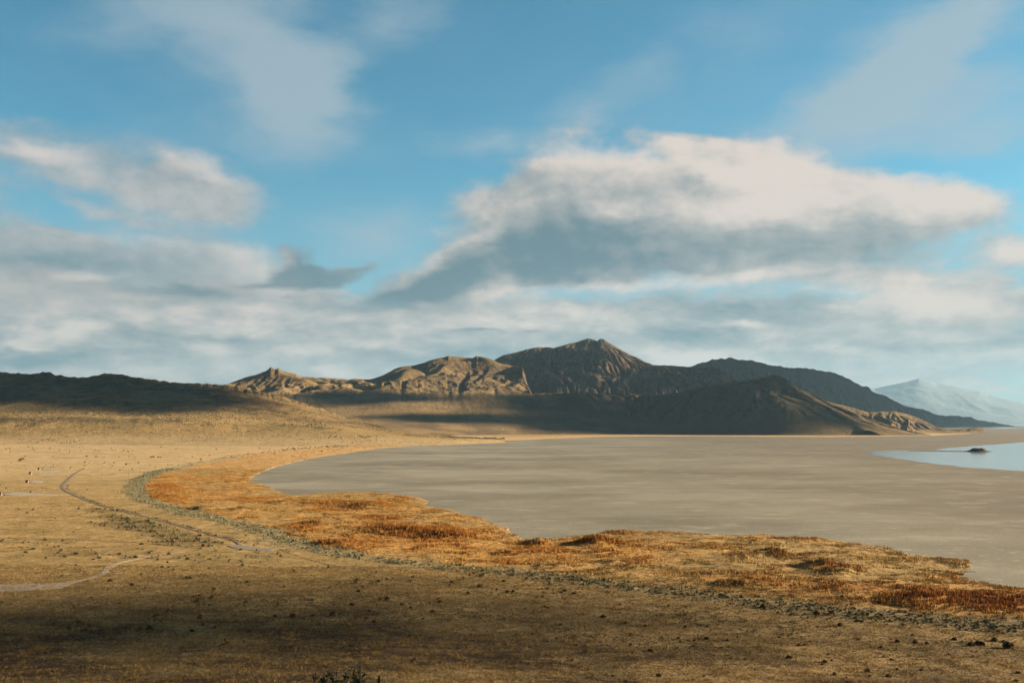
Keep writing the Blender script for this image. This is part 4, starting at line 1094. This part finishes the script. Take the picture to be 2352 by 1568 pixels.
BP = []
for cx, cy, rx, ry, n, s0, s1 in [(850,1003,28,5,16,2.5,5.5),(1040,1004.5,34,1.5,10,2,4),(650,965,60,3,5,3,5),(480,955,40,2,4,3,6),(310,952,60,4,7,2.5,5),(255,902,20,6,4,5,9),(215,872,16,3,3,5,9),
                                  (325,905,12,4,3,4,7),(770,957,24,2,4,3,5),(620,905,26,4,5,3,5)]:
    for i in range(n): BP.append((cx+r.randn()*rx*.6, cy+r.randn()*ry*.6, s0+(s1-s0)*r.rand()**2))
for j, (dx, dy, s) in enumerate(BP):
    p = cast(dx, dy)
    if p is None: continue
    o = bpy.data.objects.new('boulder', ROCKS[j % 6]); sc.collection.objects.link(o)
    o.location = (p[0], p[1], p[2]+s*.1); o.scale = (s*.75, s*.6, s*.5); o.rotation_euler = (0, 0, r.rand()*6)
    tag(o, 'pale weathered boulder lying on the long left hill above the plain', 'boulder', 'boulders strewn over the left hill')
# rock island in the pool
def island():
    c = onflat(2246, 1036.5); W = 24.0
    n = 90; u = np.linspace(-1.9, 1.9, n); v = np.linspace(-1.3, 1.3, 60); U, V_ = np.meshgrid(u, v)
    rr = np.sqrt((U/1.0)**2+(V_/.8)**2)
    z = 6.6*sstep(rr+.22*fbm(U, V_, .6, 3, 190), 1.0, .45)+1.7*sstep(rr, 1.75, .9)*sstep(np.abs(V_), .9, .2)
    z = z+fbm(U, V_, .35, 4, 191)*1.5*sstep(rr, 1.3, .7)+fbm(U, V_, .12, 2, 193)*.6*sstep(rr, 1.1, .6) - .25
    V = np.stack([c[0]+U*W, c[1]+V_*W*1.2, z], -1).reshape(-1, 3)
    o = link('rock_island', np_mesh('rock_island', V, grid_faces(*U.shape), 4, None, MAT_ISLE, False))
    tag(o, 'dark rocky islet with a flat top standing in the shallow pool', 'rock')
def isle_material():
    m, nt, b = new_mat('dark_shore_rock'); P = geo(nt).outputs['Position']
    n = mnoise(nt, P, .35, 6, .7); nt.links.new(mmix(nt, mrange(nt, n, .4, .7), (.045,.042,.038), (.20,.18,.15)), b.inputs['Base Color']); return m
MAT_ISLE = isle_material()
island()
flat_sheet('sandbar', wavy([onflat(*p)[:2] for p in [(2085,1035.2),(2150,1034.7),(2200,1035.2),(2225,1035.2),(2270,1037.4),(2272,1038),(2215,1037.2),(2150,1036.0),(2085,1035.9)]], 200, 2.0, 77), .35,
           MAT_ISLE)

# ------------------------------------------------------------------ campground shelters
def box(bm, x0, x1, y0, y1, z0, z1):
    vs = [bm.verts.new(p) for p in ((x0,y0,z0),(x1,y0,z0),(x1,y1,z0),(x0,y1,z0),(x0,y0,z1),(x1,y0,z1),(x1,y1,z1),(x0,y1,z1))]
    for f in ((0,3,2,1),(4,5,6,7),(0,1,5,4),(1,2,6,5),(2,3,7,6),(3,0,4,7)): bm.faces.new([vs[i] for i in f])
def solid(name, fn, mat, parent):
    import bmesh
    bm = bmesh.new(); fn(bm); bmesh.ops.recalc_face_normals(bm, faces=bm.faces)
    me = bpy.data.meshes.new(name); bm.to_mesh(me); bm.free(); me.materials.append(mat); return link(name, me, parent)
def plain_mat(name, c, rough=.8, k=.25):
    m, nt, b = new_mat(name); P = geo(nt).outputs['Position']; n = mnoise(nt, P, 2.5, 4, .6)
    f = mmath(nt, 'ADD', mmath(nt, 'MULTIPLY', mmath(nt, 'SUBTRACT', n, .5), k*2), 1.0)
    cc = nt.nodes.new('ShaderNodeRGB'); cc.outputs[0].default_value = (*c, 1); nt.links.new(mscale(nt, cc.outputs[0], f), b.inputs['Base Color']); b.inputs['Roughness'].default_value = rough; return m
M_WALL = plain_mat('buff_block_wall', (.22,.15,.105)); M_ROOF = plain_mat('brown_roof', (.13,.09,.07)); M_DOOR = plain_mat('dark_door', (.05,.045,.04)); M_SLAB = plain_mat('concrete', (.42,.39,.34))
def make_shelter(label):
    root = bpy.data.objects.new('camp_shelter', None); sc.collection.objects.link(root); tag(root, label, 'shelter', 'shelters on the gravel pads of the campground')
    def walls(b): box(b, -1.7, 1.7, -1.5, -1.3, .15, 2.9); box(b, -1.7, 1.7, 1.3, 1.5, .15, 2.9); box(b, 1.5, 1.7, -1.297, 1.297, .15, 2.9); box(b, -1.7, -1.5, -1.297, -.6, .15, 2.9); box(b, -1.7, -1.5, .6, 1.297, .15, 2.9); box(b, -1.7, -1.5, -.597, .597, 2.2, 2.9)
    solid('wall', walls, M_WALL, root)
    def roof(b):
        v = [b.verts.new(p) for p in ((-2.1,-1.9,2.95),(2.1,-1.9,2.95),(2.1,1.9,2.95),(-2.1,1.9,2.95),(-2.1,0,3.75),(2.1,0,3.75))]
        for f in ((0,3,2,1),(0,1,5,4),(2,3,4,5),(0,4,3),(1,2,5)): b.faces.new([v[i] for i in f])
    solid('roof', roof, M_ROOF, root)
    d = solid('door', lambda b: box(b, -1.62, -1.56, -.59, .59, .18, 2.19), M_DOOR, root)
    solid('handle', lambda b: box(b, -1.70, -1.63, .35, .45, 1.1, 1.2), M_SLAB, d)
    solid('window', lambda b: box(b, -.5, .5, -1.53, -1.505, 1.7, 2.3), M_DOOR, root)
    solid('floor_slab', lambda b: box(b, -1.9, 1.9, -1.7, 1.7, -.6, .145), M_SLAB, root)
    return root
def copy_tree(o, parent=None):
    c = o.copy(); sc.collection.objects.link(c); c.parent = parent
    for ch in o.children: copy_tree(ch, c)
    return c
sh0 = make_shelter('small buff shelter at the end of the farthest gravel pad on the left plain')
for k, (dx, dy, lab) in enumerate([(90,1078.5,None), (70,1089,'small buff shelter at the end of the second farthest gravel pad'),
        (62.5,1108.5,'small buff shelter by the short gravel pad, second nearest of the four'), (0,1137,'small buff shelter cut by the left edge beside the longest gravel pad')]):
    o = sh0 if k == 0 else copy_tree(sh0)
    if lab: o['label'] = lab
    p = hit(dx, dy); o.location = (p[0], p[1], p[2]+.1); o.rotation_euler = (0, 0, -.25+.1*k); o.scale = (.85,.85,.85)
# marker post by the gravel lot
def marker():
    p = hit(583, 1256.5); root = bpy.data.objects.new('trail_marker', None); sc.collection.objects.link(root); root.location = (p[0], p[1], p[2]+.15)
    tag(root, 'small post with a reddish panel at the gravel lot where the track ends', 'sign')
    solid('post', lambda b: box(b, -.06, .06, -.06, .06, -.4, 1.7), M_ROOF, root)
    solid('panel', lambda b: box(b, -.45, .45, -.10, -.065, .8, 1.6), plain_mat('faded_red_panel', (.5,.2,.12)), root)
marker()

# ------------------------------------------------------------------ haze
def build_haze():
    x0, x1, y0, y1, z0, z1 = -62000, 62000, -3000, 62500, -40, 3600
    v = [(x, y, z) for z in (z0, z1) for y in (y0, y1) for x in (x0, x1)]
    f = [(0,2,3,1),(4,5,7,6),(0,1,5,4),(2,6,7,3),(0,4,6,2),(1,3,7,5)]
    me = bpy.data.meshes.new('haze'); me.from_pydata(v, [], f)
    m = bpy.data.materials.new('haze'); m.use_nodes = True; nt = m.node_tree
    nt.nodes.remove(nt.nodes['Principled BSDF'])
    p = nt.nodes.new('ShaderNodeVolumePrincipled')
    p.inputs['Color'].default_value = (.38,.68,1.0,1); p.inputs['Density'].default_value = HAZE
    p.inputs['Anisotropy'].default_value = .2
    nt.links.new(p.outputs[0], nt.nodes['Material Output'].inputs['Volume'])
    me.materials.append(m)
    o = link('haze', me); o['kind'] = 'stuff'
HAZE = 1.15e-5
build_haze()

# ------------------------------------------------------------------ unseen clouds added right of the view, shaped to cast shadows on chosen land
def shadow_cloud_mat():
    m, nt, b = new_mat('shadow_cloud_white'); b.inputs['Base Color'].default_value = (.8,.8,.8,1); b.inputs['Roughness'].default_value = 1
    return m
MAT_SHADOW_CLOUD = shadow_cloud_mat()
def shadow_cloud_over(pts, alt=2700.0, n=110, rough=.10, wl=None, holes=0.0, thick=.05, seed=0, soft=0.0, sw=70):
    """an unseen flat cumulus, outlined so its shadow covers the given land points"""
    Q = np.array([np.array(p)+SUN*((alt-p[2])/SUN[2]) for p in pts])
    mn = Q[:, :2].min(0); mx = Q[:, :2].max(0); size = float(min(mx-mn)); big = float(max(mx-mn))
    wl = wl or size*.5
    pad = size*.15
    xs = np.linspace(mn[0]-pad, mx[0]+pad, n); ys = np.linspace(mn[1]-pad, mx[1]+pad, n)
    X, Y = np.meshgrid(xs, ys)
    d, ins, _ = poly_dist(X, Y, [tuple(q[:2]) for q in Q])
    sd = np.where(ins, d, -d) + fbm(X, Y, wl, 5, seed, .6)*size*rough*2
    if soft: sd = sd + fbm(X, Y, sw, 2, seed+70)*size*soft
    if holes: sd = np.minimum(sd, (fbm(X, Y, wl*.6, 4, seed+50)+.45-holes)*size*.5)
    lump = .6+.5*fbm(X, Y, wl*.35, 4, seed+9)
    h = np.sqrt(np.clip(sd/size, 0, .2)/.2)*size*thick
    top = alt+h*lump*2; bot = alt-h*.5*lump
    Fc = grid_faces(n, n); keep = (sd > 0).ravel()[Fc].any(1)
    Fc = Fc[keep]
    V = np.vstack([np.stack([X, Y, top], -1).reshape(-1, 3), np.stack([X, Y, bot-.5], -1).reshape(-1, 3)])
    Fa = np.vstack([Fc, Fc[:, ::-1]+n*n])
    used = np.unique(Fa); rm = np.full(len(V), -1); rm[used] = np.arange(len(used))
    o = link('shadow_cloud', np_mesh('shadow_cloud', V[used], rm[Fa], 4, None, MAT_SHADOW_CLOUD, True)); o['kind'] = 'structure'
    return o
def PY(lst):
    out = []
    for p in lst:
        c = cast(p[0], p[1])
        out.append(c if c is not None and c[1] < p[2]*1.13 and c[1] > p[2]*.88 else P3(*p))
    return out
SHADOW_CLOUDS = [
 dict(pts=PY([(-200,840,4400),(300,840,4400),(530,862,4350),(625,900,4100),(560,938,3800),(400,946,3720),(200,934,3700),(0,926,3700),(-250,922,3700)]), seed=1, rough=.10, soft=.55, sw=110, n=180),
 dict(pts=PY([(640,902,6300),(900,897,6350),(1010,906,6300),(1060,918,6150),(930,922,6100),(850,928,6000),(760,936,5950),(660,922,6100)]), seed=2, soft=.12, rough=.08),
 dict(pts=PY([(830,957,5800),(1000,948,5850),(1150,948,5900),(1250,960,5850),(1150,972,5800),(950,970,5750)]), seed=3, soft=.12, rough=.06),
 dict(pts=PY([(1130,905,6400),(1400,898,6500),(1700,870,6300),(1775,862,6150),(1815,885,6050),(1885,925,5800),(1985,970,5600),(2040,998,5500),(1700,999,5500),(1400,994,5800),(1230,990,5750),(1190,966,5800),(1250,954,5950),(1120,928,6100)]), seed=4, soft=.12, rough=.05),
 dict(pts=PY([(1210,912,6300),(1500,906,6400),(1600,930,6000),(1560,980,5800),(1430,993,5750),(1270,988,5750),(1240,966,5850)]), seed=9, rough=.05),
 dict(pts=PY([(1480,846,8900),(1540,820,9000),(1700,820,8600),(1700,905,7900),(1440,905,7700),(1430,880,8000)]), seed=5, rough=.08),
 dict(pts=PY([(1540,800,11000),(1700,780,12000),(1900,800,13000),(2150,900,16000),(2350,960,19000),(2350,985,19000),(2100,990,12500),(1900,960,10800),(1540,900,9800)]), seed=6, rough=.06),
 dict(pts=PY([(1120,838,8950),(1165,824,8980),(1230,808,9050),(1290,800,9200),(1335,800,9200),(1338,850,8450),(1310,905,7700),(1120,905,7700)]), seed=7, soft=.12, rough=.1),
]
for c in SHADOW_CLOUDS: shadow_cloud_over(**c)
shadow_cloud_over([hit(*p) for p in [(-500,1352),(250,1354),(700,1362),(1100,1378),(1400,1408),(1700,1444),(1600,1480),(1250,1480),(850,1474),(600,1492),(500,1530),(450,1600),(-500,1700)]],
           seed=8, rough=.08, wl=60, holes=0, n=200, thick=.03, soft=.18, sw=35)
shadow_cloud_over([np.array(p) for p in [(-110.,-70.,65.),(100.,-70.,65.),(100.,80.,65.),(-110.,80.,65.)]], seed=12, rough=.05, n=60, thick=.05)  # added out of view to shade the bush below the viewpoint
